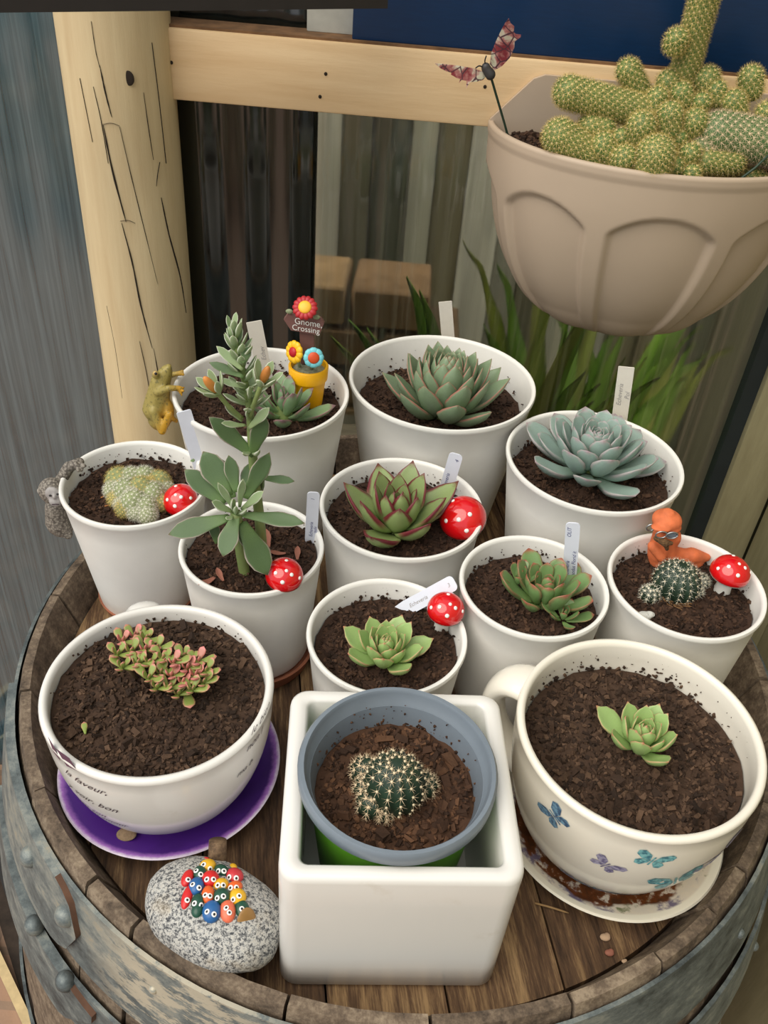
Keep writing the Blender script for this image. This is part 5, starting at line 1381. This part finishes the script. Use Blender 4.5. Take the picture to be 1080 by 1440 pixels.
# ================================================================== stone with painted pebbles
SC_ = onz(303, 1284, 0.033)
su = (onz(384, 1326, 0.03) - onz(226, 1240, 0.03)).normalized()
sn = Vector((0.10, 0.16, 1)).normalized(); su = (su - sn * su.dot(sn)).normalized(); sv = sn.cross(su)
SR = (0.0445, 0.0310, 0.0210)
SM = Matrix((su, sv, sn)).transposed()
def granite():
    m, n, l, b = newmat('speckled_granite')
    vec = coords(n, l); t1 = noisetex(n, l, vec, 480, 3, 0.85); t2 = noisetex(n, l, vec, 30, 4)
    c = ramp(n, l, t1.outputs[0], [(0.40, srgb(60, 62, 66)), (0.48, srgb(136, 136, 134)), (0.57, srgb(196, 194, 188)), (0.68, srgb(160, 152, 138))])
    c = mixc(n, l, mth(n, l, 'MULTIPLY', sstep(n, l, t2.outputs[0], 0.52, 0.7), 0.5), c, srgb(170, 150, 116))
    l.new(c, b.inputs['Base Color']); b.inputs['Roughness'].default_value = 0.8; bump(n, l, t1.outputs[0], b, 0.3, 0.001)
    return m
t = thing('pebble_rock', 'speckled granite stone with a cluster of painted pebble faces lying at the barrel edge', 'painted rock', (SC_.x, SC_.y, SC_.z - 0.02))
bm = bmesh.new(); bmesh.ops.create_uvsphere(bm, u_segments=48, v_segments=28, radius=1)
for v in bm.verts:
    d = v.co.copy(); k_ = 1 + 0.06 * noise.noise(d * 1.3 + Vector((4, 1, 2))) + 0.015 * noise.noise(d * 4)
    pw = Vector([math.copysign(abs(x) ** 0.9, x) for x in d]); v.co = SC_ + SM @ Vector((pw.x * SR[0], pw.y * SR[1], pw.z * SR[2])) * k_
bm_obj('stone', bm, granite(), t)
def on_stone(u, v):
    o = SM.transposed() @ (CAMP - SC_); d = SM.transposed() @ ray(u, v)
    o = Vector([o[i] / SR[i] for i in range(3)]); d = Vector([d[i] / SR[i] for i in range(3)])
    a = d.dot(d); b_ = 2 * o.dot(d); c = o.dot(o) - 1.0; q = max(0.0, b_ * b_ - 4 * a * c); k_ = (-b_ - math.sqrt(q)) / (2 * a)
    p = CAMP + ray(u, v) * k_; loc = SM.transposed() @ (p - SC_)
    return p, (SM @ Vector([loc[i] / SR[i] ** 2 for i in range(3)])).normalized()
PB = {'r': plain('pebble_red', srgb(206, 34, 34), 0.35, var=0.08), 'y': plain('pebble_yellow', srgb(226, 174, 32), 0.35, var=0.1), 'g': plain('pebble_green', srgb(28, 76, 58), 0.35, var=0.12),
      'b': plain('pebble_blue', srgb(38, 96, 156), 0.35, var=0.1), 'o': plain('pebble_orange', srgb(226, 100, 40), 0.35, var=0.1), 'p': plain('pebble_salmon', srgb(222, 110, 78), 0.4, var=0.1), 'k': plain('pebble_crimson', srgb(196, 52, 60), 0.35, var=0.12)}
# crop pixel (5.4 x, origin 200,1180): centre, half sizes, colour, eye offsets
peb = [(497, 208, 56, 46, 'y', ((-32, -14), (18, 18))), (603, 243, 42, 52, 'g', ((-26, 0), (18, 0))), (437, 262, 44, 54, 'g', ((-28, -22), (8, 6))), (345, 300, 40, 62, 'r', ((4, 8),)), (518, 308, 58, 56, 'r', ((-28, -2), (24, -2))),
       (700, 285, 58, 56, 'k', ((-40, 4), (14, 12))), (598, 350, 52, 42, 'y', ((-25, 0), (18, 0))), (412, 362, 52, 60, 'b', ((-30, -18), (20, 8))), (704, 366, 54, 38, 'o', ((-34, 4), (12, 2))), (500, 425, 44, 58, 'o', ((-22, 0), (14, 6))),
       (603, 440, 58, 54, 'g', ((-34, 8), (14, -6))), (722, 445, 60, 54, 'y', ((-32, 14), (14, -14))), (342, 445, 36, 76, 'r', ((0, 18),)), (422, 480, 44, 52, 'g', ((-26, 8), (26, 22))), (420, 545, 40, 44, 'g', ()), (528, 555, 64, 68, 'b', ((-36, -4), (18, 16))),
       (648, 552, 54, 70, 'p', ((-10, -30), (14, 6))), (757, 540, 50, 64, 'g', ((0, -10),)), (487, 155, 26, 16, 'r', ()), (690, 215, 36, 24, 'y', ())]
for (x, y, hx, hy, col, eyes) in peb:
    u, v = 200 + x / 5.4, 1180 + y / 5.4
    p, nrm = on_stone(u, v); dd = (p - CAMP).dot(FWD); r = dd / F
    up = -DOWN; Rm = basis(up - nrm * up.dot(nrm), nrm)
    rx, ry = hx / 5.4 * r * 1.14, hy / 5.4 * r * 1.26
    rz = min(rx, ry) * 0.80
    cen = p + nrm * rz * 0.15
    pb = ellipsoid('pebble', cen, (rx, ry, rz), PB[col], t, rot=Rm, seg=16, ring=12)
    ri = Rm.transposed()
    for (ex, ey) in eyes:
        # point on the pebble under the eye's pixel
        uu, vv = 200 + (x + ex) / 5.4, 1180 + (y + ey) / 5.4
        o_ = ri @ (CAMP - cen); d_ = ri @ ray(uu, vv)
        S = (rx, ry, rz); o_ = Vector([o_[i] / S[i] for i in range(3)]); d_ = Vector([d_[i] / S[i] for i in range(3)])
        a = d_.dot(d_); b_ = 2 * o_.dot(d_); c = o_.dot(o_) - 1; qd = b_ * b_ - 4 * a * c
        if qd < 0: continue
        pe = CAMP + ray(uu, vv) * ((-b_ - math.sqrt(qd)) / (2 * a)); lo = ri @ (pe - cen); ne = (Rm @ Vector([lo[i] / S[i] ** 2 for i in range(3)])).normalized()
        RR = ne.to_track_quat('Z', 'Y').to_matrix(); er = 3.7 * r
        bm = bmesh.new(); ellip_bm(bm, pe, (er, er * 1.1, er * 0.25), RR, 12, 6)
        nf = len(bm.faces); ellip_bm(bm, pe + ne * er * 0.12, (er * 0.55, er * 0.6, er * 0.22), RR, 10, 6)
        bm.faces.ensure_lookup_table()
        for i, f in enumerate(bm.faces): f.material_index = 0 if i < nf else 1
        o = bm_obj('eye', bm, MT['white_paint'], pb); o.data.materials.append(MT['black'])
p, nrm = on_stone(307, 1206)
tube('twig_stub', [p - nrm * 0.003 + Vector((0, 0, 0.0)), p + Vector((-0.001, 0.006, 0.010))], [0.0058, 0.0056], wood('twig_end', srgb(70, 54, 40), srgb(110, 88, 66), srgb(140, 116, 88), (40, 40, 40), 4), t, n=14)
# resin dribble
p, nrm = on_stone(347, 1297); ellipsoid('glue_spot', p - nrm * 0.0006, (0.006, 0.009, 0.0012), plain('amber_glue', srgb(150, 112, 62), 0.35, var=0.2), t, rot=basis(-DOWN, nrm))

# ================================================================== wall planter
PX, PY, PA, PB_ = 0.225, WY - 0.0005, 0.157, 0.125
PZ1, PZ0 = 0.334, 0.150
t = thing('wall_planter', 'taupe half-round wall planter with arched flutes hung on the cream beam', 'planter', (PX, PY, PZ0))
def pl_scale(tt): return 0.42 + 0.58 * max(0.0, 1 - min(1.0, tt) ** 2.3) ** 0.62
def planter_shell():
    V = []; Fa = []; na, nz = 200, 70
    cols = nz + 1
    def pnt(th, tt, inset=0.0, plain_=False):
        s = pl_scale(tt)
        u = ((math.degrees(th) - 90) / 45.0 + 0.5) % 1.0 - 0.5
        off = 0.0
        if not plain_:
            arch = 0.20 + 0.11 * (abs(u) / 0.42) ** 2.2
            pan = 1.0 if abs(u) < 0.37 else max(0.0, 1 - (abs(u) - 0.37) / 0.06); pan = pan * pan * (3 - 2 * pan)
            m_ = min(1.0, max(0.0, (tt - arch) / 0.028)); m_ = m_ * m_ * (3 - 2 * m_)
            off = -0.0060 * pan * m_ * min(1.0, (1.02 - tt) * 6)
            off += 0.004 * math.cos(2 * PI * u) * max(0, tt - 0.2) * (1 - 0.4 * tt)
            if tt < 0.05: off += 0.0012
        off -= inset
        x = (PA * s + off) * math.cos(th); y = (PB_ * s + off) * math.sin(th)
        return (PX + x, PY - max(0.0, y), lerp(PZ1, PZ0, tt))
    # outer
    for i in range(na + 1):
        th = PI * i / na
        for k in range(nz + 1): V.append(pnt(th, k / nz))
    for i in range(na):
        for k in range(nz): a = i * cols + k; Fa.append((a, a + 1, a + cols + 1, a + cols))
    # lip and inner face
    b0 = len(V)
    rows = [(0.0, 0.0015, 0.0012), (0.0, 0.0035, 0.0008), (0.03, 0.0045, 0.0), (0.35, 0.0075, 0.0)]
    for i in range(na + 1):
        th = PI * i / na
        for (tt, ins, dz) in rows:
            q = pnt(th, tt, ins, True); V.append((q[0], q[1], q[2] + dz))
    for i in range(na):
        a = i * cols; b = b0 + i * 4
        Fa.append((a + cols, b + 4, b, a))
        for k in range(3): Fa.append((b + k, b + 4 + k, b + 5 + k, b + 1 + k))
    # bottom
    Fa.append(tuple(i * cols + nz for i in range(na + 1)))
    o = mk('bowl', V, Fa, MT['planter'], t)
    bm = bmesh.new(); bm.from_mesh(o.data); bmesh.ops.recalc_face_normals(bm, faces=bm.faces); bm.to_mesh(o.data); bm.free()
    o.data.shade_smooth()
planter_shell()
ptop = 0.378
P = [(PX - PA, PZ0 + 0.06), (PX + PA, PZ0 + 0.06), (PX + PA, PZ1 + 0.002), (PX + PA - 0.035, ptop - 0.003), (PX + PA - 0.045, ptop), (PX - PA + 0.045, ptop), (PX - PA + 0.035, ptop - 0.004), (PX - PA, PZ1 + 0.002)]
P[0] = (PX - PA * 0.36, PZ0 + 0.004); P[1] = (PX + PA * 0.36, PZ0 + 0.004)
P = P[:2] + [(PX + PA * 0.80, PZ0 + 0.075)] + P[2:] + [(PX - PA * 0.80, PZ0 + 0.075)]
n = len(P); V = [(x, PY - 0.005, z) for x, z in P] + [(x, PY, z) for x, z in P]
o = mk('back_plate', V, [tuple(range(n)), tuple(reversed(range(n, 2 * n)))] + [(i, n + i, n + (i + 1) % n, (i + 1) % n) for i in range(n)], MT['planter'], t, smooth=False)
# planter soil
V = []; Fa = []; zs = 0.318; na, nr = 60, 14
for i in range(na + 1):
    th = PI * i / na
    for k in range(nr + 1):
        s = k / nr * 0.955; x = PX + PA * s * math.cos(th); y = PY - 0.006 - max(0, (PB_ * s - 0.006)) * math.sin(th)
        V.append((x, y, zs + 0.004 * noise.noise(Vector((x * 70, y * 70, 1))) + 0.010 * max(0, 1 - abs(x - (PX - PA * 0.75)) / 0.05)))
for i in range(na):
    for k in range(nr): a = i * (nr + 1) + k; Fa.append((a, a + 1, a + nr + 2, a + nr + 1))
for _ in range(900):
    th = random.uniform(0.05, PI - 0.05); s = math.sqrt(random.random()) * 0.93
    if random.random() < 0.5: th = random.uniform(2.1, 3.1)
    p = Vector((PX + PA * s * math.cos(th), PY - 0.008 - (PB_ * s - 0.006) * math.sin(th) if PB_ * s > 0.006 else PY - 0.008, 0))
    p.z = zs + 0.001 + 0.010 * max(0, 1 - abs(p.x - (PX - PA * 0.75)) / 0.05)
    i0 = len(V); sz = random.uniform(0.0012, 0.0036); R = Euler((random.uniform(0, 6), random.uniform(0, 6), random.uniform(0, 6))).to_matrix()
    for qq in ((-1,-1,-1),(1,-1,-1),(1,1,-1),(-1,1,-1),(-1,-1,1),(1,-1,1),(1,1,1),(-1,1,1)):
        V.append(tuple(p + R @ Vector((qq[0] * sz, qq[1] * sz * 0.7, qq[2] * sz * 0.5)) * random.uniform(0.8, 1.1)))
    for f in ((3,2,1,0),(4,5,6,7),(0,1,5,4),(1,2,6,5),(2,3,7,6),(3,0,4,7)): Fa.append(tuple(i0 + x for x in f))
tag(mk('potting_soil', V, Fa, MT['soil_dark'], smooth=False), 'dark clumpy soil in the taupe wall planter', 'soil', kind='stuff')
# finger cactus clump
cl = thing('finger_cactus', 'sprawling clump of golden-spined finger cactus stems filling the wall planter', 'cactus', (PX, PY - 0.05, zs))
def finger(b, e, rpx, yb, ye, gold=True):
    B = ony(b[0], b[1], yb); E_ = ony(e[0], e[1], ye)
    dd = ((B + E_) / 2 - CAMP).dot(FWD); R = rpx * dd / F
    ax = E_ - B; L = ax.length
    if L < 0.004: ax = Vector((0.05, -0.35, 0.9)) * 0.004; L = ax.length
    ax.normalize(); X = ax.orthogonal().normalized(); Y = ax.cross(X)
    V = []; Fa = []; n = 20
    prof = []
    for k in range(7): a = -PI / 2 + PI / 2 * k / 7; prof.append((R * math.cos(a) + 1e-5, R * math.sin(a)))
    for k in range(6): prof.append((R, L * k / 5))
    for k in range(1, 9): a = PI / 2 * k / 8; prof.append((R * math.cos(a) + 1e-5, L + R * math.sin(a)))
    for (r_, h_) in prof:
        for k in range(n):
            a = 2 * PI * k / n; V.append(tuple(B + ax * h_ + (X * math.cos(a) + Y * math.sin(a)) * r_))
    m = len(prof)
    for i in range(m - 1):
        for k in range(n): l_ = (k + 1) % n; Fa.append((i * n + k, i * n + l_, (i + 1) * n + l_, (i + 1) * n + k))
    st = mk('stem', V, Fa, MT['cactus_yellow'] if gold else MT['cactus_green'], cl)
    V = []; Fa = []; bm = bmesh.new(); sp = 0.0046
    tot = L + 2 * R * 0.9; nn = int(2 * PI * R * tot / (sp * sp * 0.9)); nn = min(nn, 420)
    for k in range(nn):
        s = (k + 0.5) / nn; h_ = lerp(-R * 0.85, L + R, s); a = k * 2.39996
        if h_ < 0: rr = math.sqrt(max(0, R * R - h_ * h_))
        elif h_ > L: rr = math.sqrt(max(0, R * R - (h_ - L) ** 2))
        else: rr = R
        p = B + ax * h_ + (X * math.cos(a) + Y * math.sin(a)) * rr
        nrm = p - (B + ax * min(max(h_, 0), L))
        if nrm.length < 1e-6: nrm = ax
        spine_star(V, Fa, p, nrm, 9, 0.0054, 0.00021, 0.80)
        bmesh.ops.create_icosphere(bm, subdivisions=1, radius=0.0006, matrix=Matrix.Translation(p + nrm.normalized() * 0.0002))
    o = mk('spines', V, Fa, MT['spine_gold'] if gold else MT['spine_cream'], st, smooth=False); o['kind'] = 'stuff'
    o = bm_obj('areoles', bm, MT['areole_white'], st); o['kind'] = 'stuff'
for a in (((905, 158), (800, 130), 22, 0.845, 0.835), ((905, 142), (884, 100), 17, 0.868, 0.866), ((960, 110), (994, -15), 20, 0.87, 0.855), ((949, 62), (949, 62), 16, 0.852, 0.852), ((838, 226), (787, 192), 24, 0.822, 0.818),
          ((858, 222), (848, 205), 18, 0.815, 0.815), ((848, 182), (830, 178), 18, 0.832, 0.832), ((876, 228), (874, 222), 18, 0.798, 0.798), ((872, 200), (872, 196), 14, 0.82, 0.82), ((900, 190), (902, 178), 20, 0.815, 0.812), ((918, 232), (922, 218), 27, 0.792, 0.79),
          ((940, 182), (942, 162), 18, 0.822, 0.822), ((976, 178), (977, 172), 18, 0.825, 0.823), ((920, 150), (924, 138), 15, 0.842, 0.842), ((940, 124), (940, 116), 17, 0.862, 0.862), ((960, 140), (958, 132), 16, 0.848, 0.848), ((984, 150), (985, 145), 13, 0.842, 0.842),
          ((996, 126), (994, 112), 18, 0.862, 0.862), ((1008, 138), (1008, 128), 14, 0.852, 0.852), ((1034, 162), (1032, 144), 17, 0.845, 0.845), ((1056, 125), (1056, 110), 17, 0.860, 0.860), ((1078, 172), (1078, 160), 16, 0.842, 0.842),
          ((1030, 228), (992, 228), 18, 0.815, 0.81), ((968, 222), (966, 218), 15, 0.806, 0.806), ((970, 250), (970, 250), 13, 0.795, 0.795), ((1066, 254), (1056, 250), 14, 0.826, 0.826), ((944, 240), (946, 234), 15, 0.80, 0.80), ((952, 200), (955, 195), 14, 0.822, 0.822)):
    finger(*a)
finger((1100, 205), (1010, 188), 30, 0.825, 0.825, False)
finger((1000, 215), (985, 208), 14, 0.815, 0.815, False)
# garden butterfly stake
def wing_mat(name):
    m, n, l, b = newmat(name)
    vec = coords(n, l); vo = n.new('ShaderNodeTexVoronoi'); vo.feature = 'DISTANCE_TO_EDGE'; vo.inputs['Scale'].default_value = 95; l.new(vec, vo.inputs['Vector'])
    t_ = noisetex(n, l, vec, 60, 4, 0.6)
    c = ramp(n, l, t_.outputs[0], [(0.38, srgb(150, 60, 70)), (0.46, srgb(196, 132, 128)), (0.52, srgb(228, 218, 196)), (0.62, srgb(206, 206, 176)), (0.70, srgb(160, 90, 96))])
    c = mixc(n, l, mth(n, l, 'SUBTRACT', 1.0, sstep(n, l, vo.outputs['Distance'], 0.02, 0.07)), c, srgb(96, 62, 74))
    l.new(c, b.inputs['Base Color']); b.inputs['Roughness'].default_value = 0.4
    return m
bf = thing('butterfly_stake', 'pink and cream paper butterfly on a green wire stuck in the wall planter', 'ornament', ony(711, 186, 0.868))
WM = wing_mat('butterfly_wing')
def cr(x, y): return (600 + x / 6.75, 10 + y / 6.75)
def wing(pts, yr, yt, root):
    A = []
    rp = Vector(root); far = max((Vector(p) - rp).length for p in pts)
    for p in pts: A.append(ony(p[0], p[1], lerp(yr, yt, (Vector(p) - rp).length / far)))
    n = len(A); V = [tuple(p + Vector((0, -0.0003, 0))) for p in A] + [tuple(p + Vector((0, 0.0003, 0))) for p in A]
    mk('wing', V, [tuple(range(n)), tuple(reversed(range(n, 2 * n)))] + [(i, n + i, n + (i + 1) % n, (i + 1) % n) for i in range(n)], WM, bf, smooth=False)
wing([cr(*p) for p in ((598, 540), (612, 440), (655, 330), (705, 225), (745, 150), (780, 105), (795, 150), (832, 182), (826, 235), (845, 255), (895, 262), (892, 285), (835, 325), (832, 385), (790, 480), (715, 560), (642, 600))], 0.855, 0.825, cr(600, 570))
wing([cr(*p) for p in ((565, 655), (530, 610), (440, 580), (300, 556), (160, 540), (75, 533), (130, 580), (185, 608), (235, 622), (230, 640), (285, 672), (318, 684), (305, 722), (332, 690), (378, 700), (376, 775), (408, 712), (480, 706), (535, 690))], 0.855, 0.835, cr(565, 650))
blob('butterfly_body', [('c', ony(*cr(560, 580), 0.853), ony(*cr(605, 640), 0.853), 0.0040, 0.0048), ('e', ony(*cr(562, 572), 0.853), (0.0040, 0.0040, 0.0040))], 0.0008, plain('butterfly_body', srgb(60, 58, 58), 0.5), bf, 2)
tube('antenna', catmull([ony(*cr(558, 562), 0.852), ony(*cr(552, 510), 0.851), ony(*cr(566, 462), 0.850)], 4), 0.0006, MT['black'], bf, n=5)
tube('antenna', catmull([ony(*cr(545, 575), 0.852), ony(*cr(500, 558), 0.850), ony(*cr(465, 580), 0.848)], 4), 0.0006, MT['black'], bf, n=5)
tube('wire', catmull([ony(*cr(608, 655), 0.854), ony(*cr(650, 800), 0.858), ony(*cr(740, 1110), 0.866), ony(*cr(775, 1240), 0.868)], 4), 0.0011, MT['green_wire'], bf, n=6)
o = tube('wire_stake', [ony(1100, 200, 0.80), ony(1062, 236, 0.792), ony(1026, 263, 0.786)], 0.0011, MT['green_wire'], None, n=6)
tag(o, 'bare green wire stake slanting across the finger cactus', 'wire')

# ================================================================== prints on the cups
def butterfly_vf(S):
    V = []; Fa = []
    for sx in (-1, 1):
        for lobe in ([(0.06, 0.0), (0.15, 0.32), (0.45, 0.52), (0.62, 0.42), (0.60, 0.2), (0.35, 0.02)], [(0.06, 0.0), (0.35, -0.02), (0.48, -0.16), (0.42, -0.38), (0.24, -0.40), (0.08, -0.16)]):
            i = len(V); V += [(sx * x * S, y * S, 0) for x, y in lobe]; f = tuple(range(i, i + 6)); Fa.append(f if sx > 0 else tuple(reversed(f)))
    i = len(V); V += [(0.03 * S, 0.25 * S, 0), (-0.03 * S, 0.25 * S, 0), (-0.03 * S, -0.3 * S, 0), (0.03 * S, -0.3 * S, 0)]; Fa.append((i, i + 1, i + 2, i + 3))
    return V, Fa
def print_mat(name, a, b_): 
    m, n, l, b = newmat(name); vec = coords(n, l); t_ = noisetex(n, l, vec, 380, 3)
    l.new(ramp(n, l, t_.outputs[0], [(0.4, a), (0.6, b_)]), b.inputs['Base Color']); b.inputs['Roughness'].default_value = 0.3
    return m
PM = {'teal': print_mat('teal_print', srgb(52, 116, 134), srgb(126, 190, 194)), 'blue': print_mat('blue_print', srgb(56, 84, 116), srgb(110, 150, 176)), 'lav': print_mat('lavender_print', srgb(104, 98, 132), srgb(166, 162, 186)), 'plum': print_mat('plum_print', srgb(96, 82, 110), srgb(160, 146, 162))}
for (u, v, S, col, rot) in ((780, 1148, 0.020, 'blue', 1.0), (852, 1216, 0.017, 'lav', -0.5), (917, 1210, 0.019, 'teal', -0.25), (950, 1238, 0.028, 'teal', 0.3), (748, 1135, 0.050, 'plum', 1.4), (1022, 1198, 0.034, 'lav', 0.9)):
    az, z = on_cup(cupL, u, v); V, Fa = butterfly_vf(S)
    mk('butterfly_print', wrap(cupL, V, az, z, rot), Fa, PM[col], cupL.t, smooth=False)
for col, nn, sd_ in (('lav', 260, 1), ('blue', 220, 2), ('teal', 140, 3)):
    V = []; Fa = []; rg = random.Random(sd_)
    a0, _ = on_cup(cupL, 790, 1200); a1, _ = on_cup(cupL, 985, 1235)
    for k in range(nn):
        az = lerp(a0, a1, rg.random() ** 1.2); z = 0.004 + rg.random() ** 1.6 * 0.020 * (1 - 0.5 * abs((az - a0) / (a1 - a0)))
        hgt, wd_ = rg.uniform(0.0015, 0.0042), rg.uniform(0.0004, 0.0009); rot = rg.gauss(0, 0.5); i = len(V)
        V += wrap(cupL, [(-wd_, -hgt / 2, 0), (wd_, -hgt / 2, 0), (wd_, hgt / 2, 0), (-wd_, hgt / 2, 0)], az, z, rot); Fa.append((i, i + 1, i + 2, i + 3))
    o = mk('lavender_field_print', V, Fa, PM[col], cupL.t, smooth=False); o['kind'] = 'stuff'
def cup_text(cu, txt, u, v, size, rot, ink, shear=0.45):
    az, z = on_cup(cu, u, v); V, Fa = text_vf(txt, size, shear, 'LEFT')
    mk('handwriting', wrap(cu, V, az, z, rot), Fa, ink, cu.t, smooth=False)
for (txt, u, v, sz_, rot) in (('la faveur,', 92, 1085, 0.0088, -0.05), ('y voir, bon', 97, 1103, 0.0088, -0.05), ('bien son', 104, 1120, 0.0078, -0.05), ('mon amour', 114, 1136, 0.0070, -0.05)):
    cup_text(cupJ, txt, u, v, sz_, rot, MT['ink_dark'])
for (txt, u, v, sz_, rot) in (('le bien', 352, 1035, 0.0095, 0.0), ('non l', 346, 1058, 0.0085, 0.0), ('je vois', 338, 1078, 0.0085, 0.0), ('ma b', 332, 1094, 0.0075, 0.0)):
    cup_text(cupJ, txt, u, v, sz_, rot, MT['ink_dark'])
az, z = on_cup(cupJ, 100, 1066)
mk('stamp_print', wrap(cupJ, [(-0.010, 0.004, 0), (-0.002, -0.007, 0), (0.007, -0.004, 0), (0.003, 0.006, 0)], az, z), [(0, 1, 2, 3)], MT['ink_plum'], cupJ.t, smooth=False)
az, z = on_cup(cupJ, 84, 1050)
mk('stamp_print', wrap(cupJ, [(-0.006, 0.008, 0), (-0.003, -0.006, 0), (0.004, -0.008, 0), (0.000, 0.004, 0)], az, z), [(0, 1, 2, 3)], MT['ink_plum'], cupJ.t, smooth=False)
# dirt spot on the purple saucer, crumbs on the barrel head
p = onz(178, 1173, 0.0145)
o = ellipsoid('mud_spot', p, (0.0068, 0.0052, 0.0012), plain('dried_mud', srgb(140, 118, 92), 0.95, var=0.3, scale=300, bmp=0.5), None, seg=18, ring=8)
tag(o, 'flat dried mud spot on the purple saucer', 'dirt')
for (u, v, s, lab) in ((851, 1318, 0.0036, 'pinkish pebble crumb on the barrel head near the patterned saucer'), (878, 1352, 0.0020, 'tiny white pebble crumb close to the stave edge'), (857, 1340, 0.0032, 'brown bark crumb beside the pinkish pebble crumb'), (318, 1206, 0.0, '')):
    if s:
        p = onz(u, v, s * 0.4)
        o = blob('pebble_crumb', [('e', p, (s, s * 0.7, s * 0.5)), ('e', p + Vector((s * 0.4, s * 0.3, 0)), (s * 0.6, s * 0.6, s * 0.45))], 0.0005, MT['dry_leaf'] if 'brown' in lab else MT['crumb'], None, 1)
        tag(o, lab, 'crumb')
p = onz(752, 1270, 0.002)
o = tube('dry_twig', catmull([p, onz(775, 1276, 0.003), onz(800, 1284, 0.002)], 4), [0.0008] * 8 + [0.0004], plain('straw', srgb(160, 128, 86), 0.9), None, n=5)
tag(o, 'thin dry straw lying on the barrel head beside the square planter', 'straw')
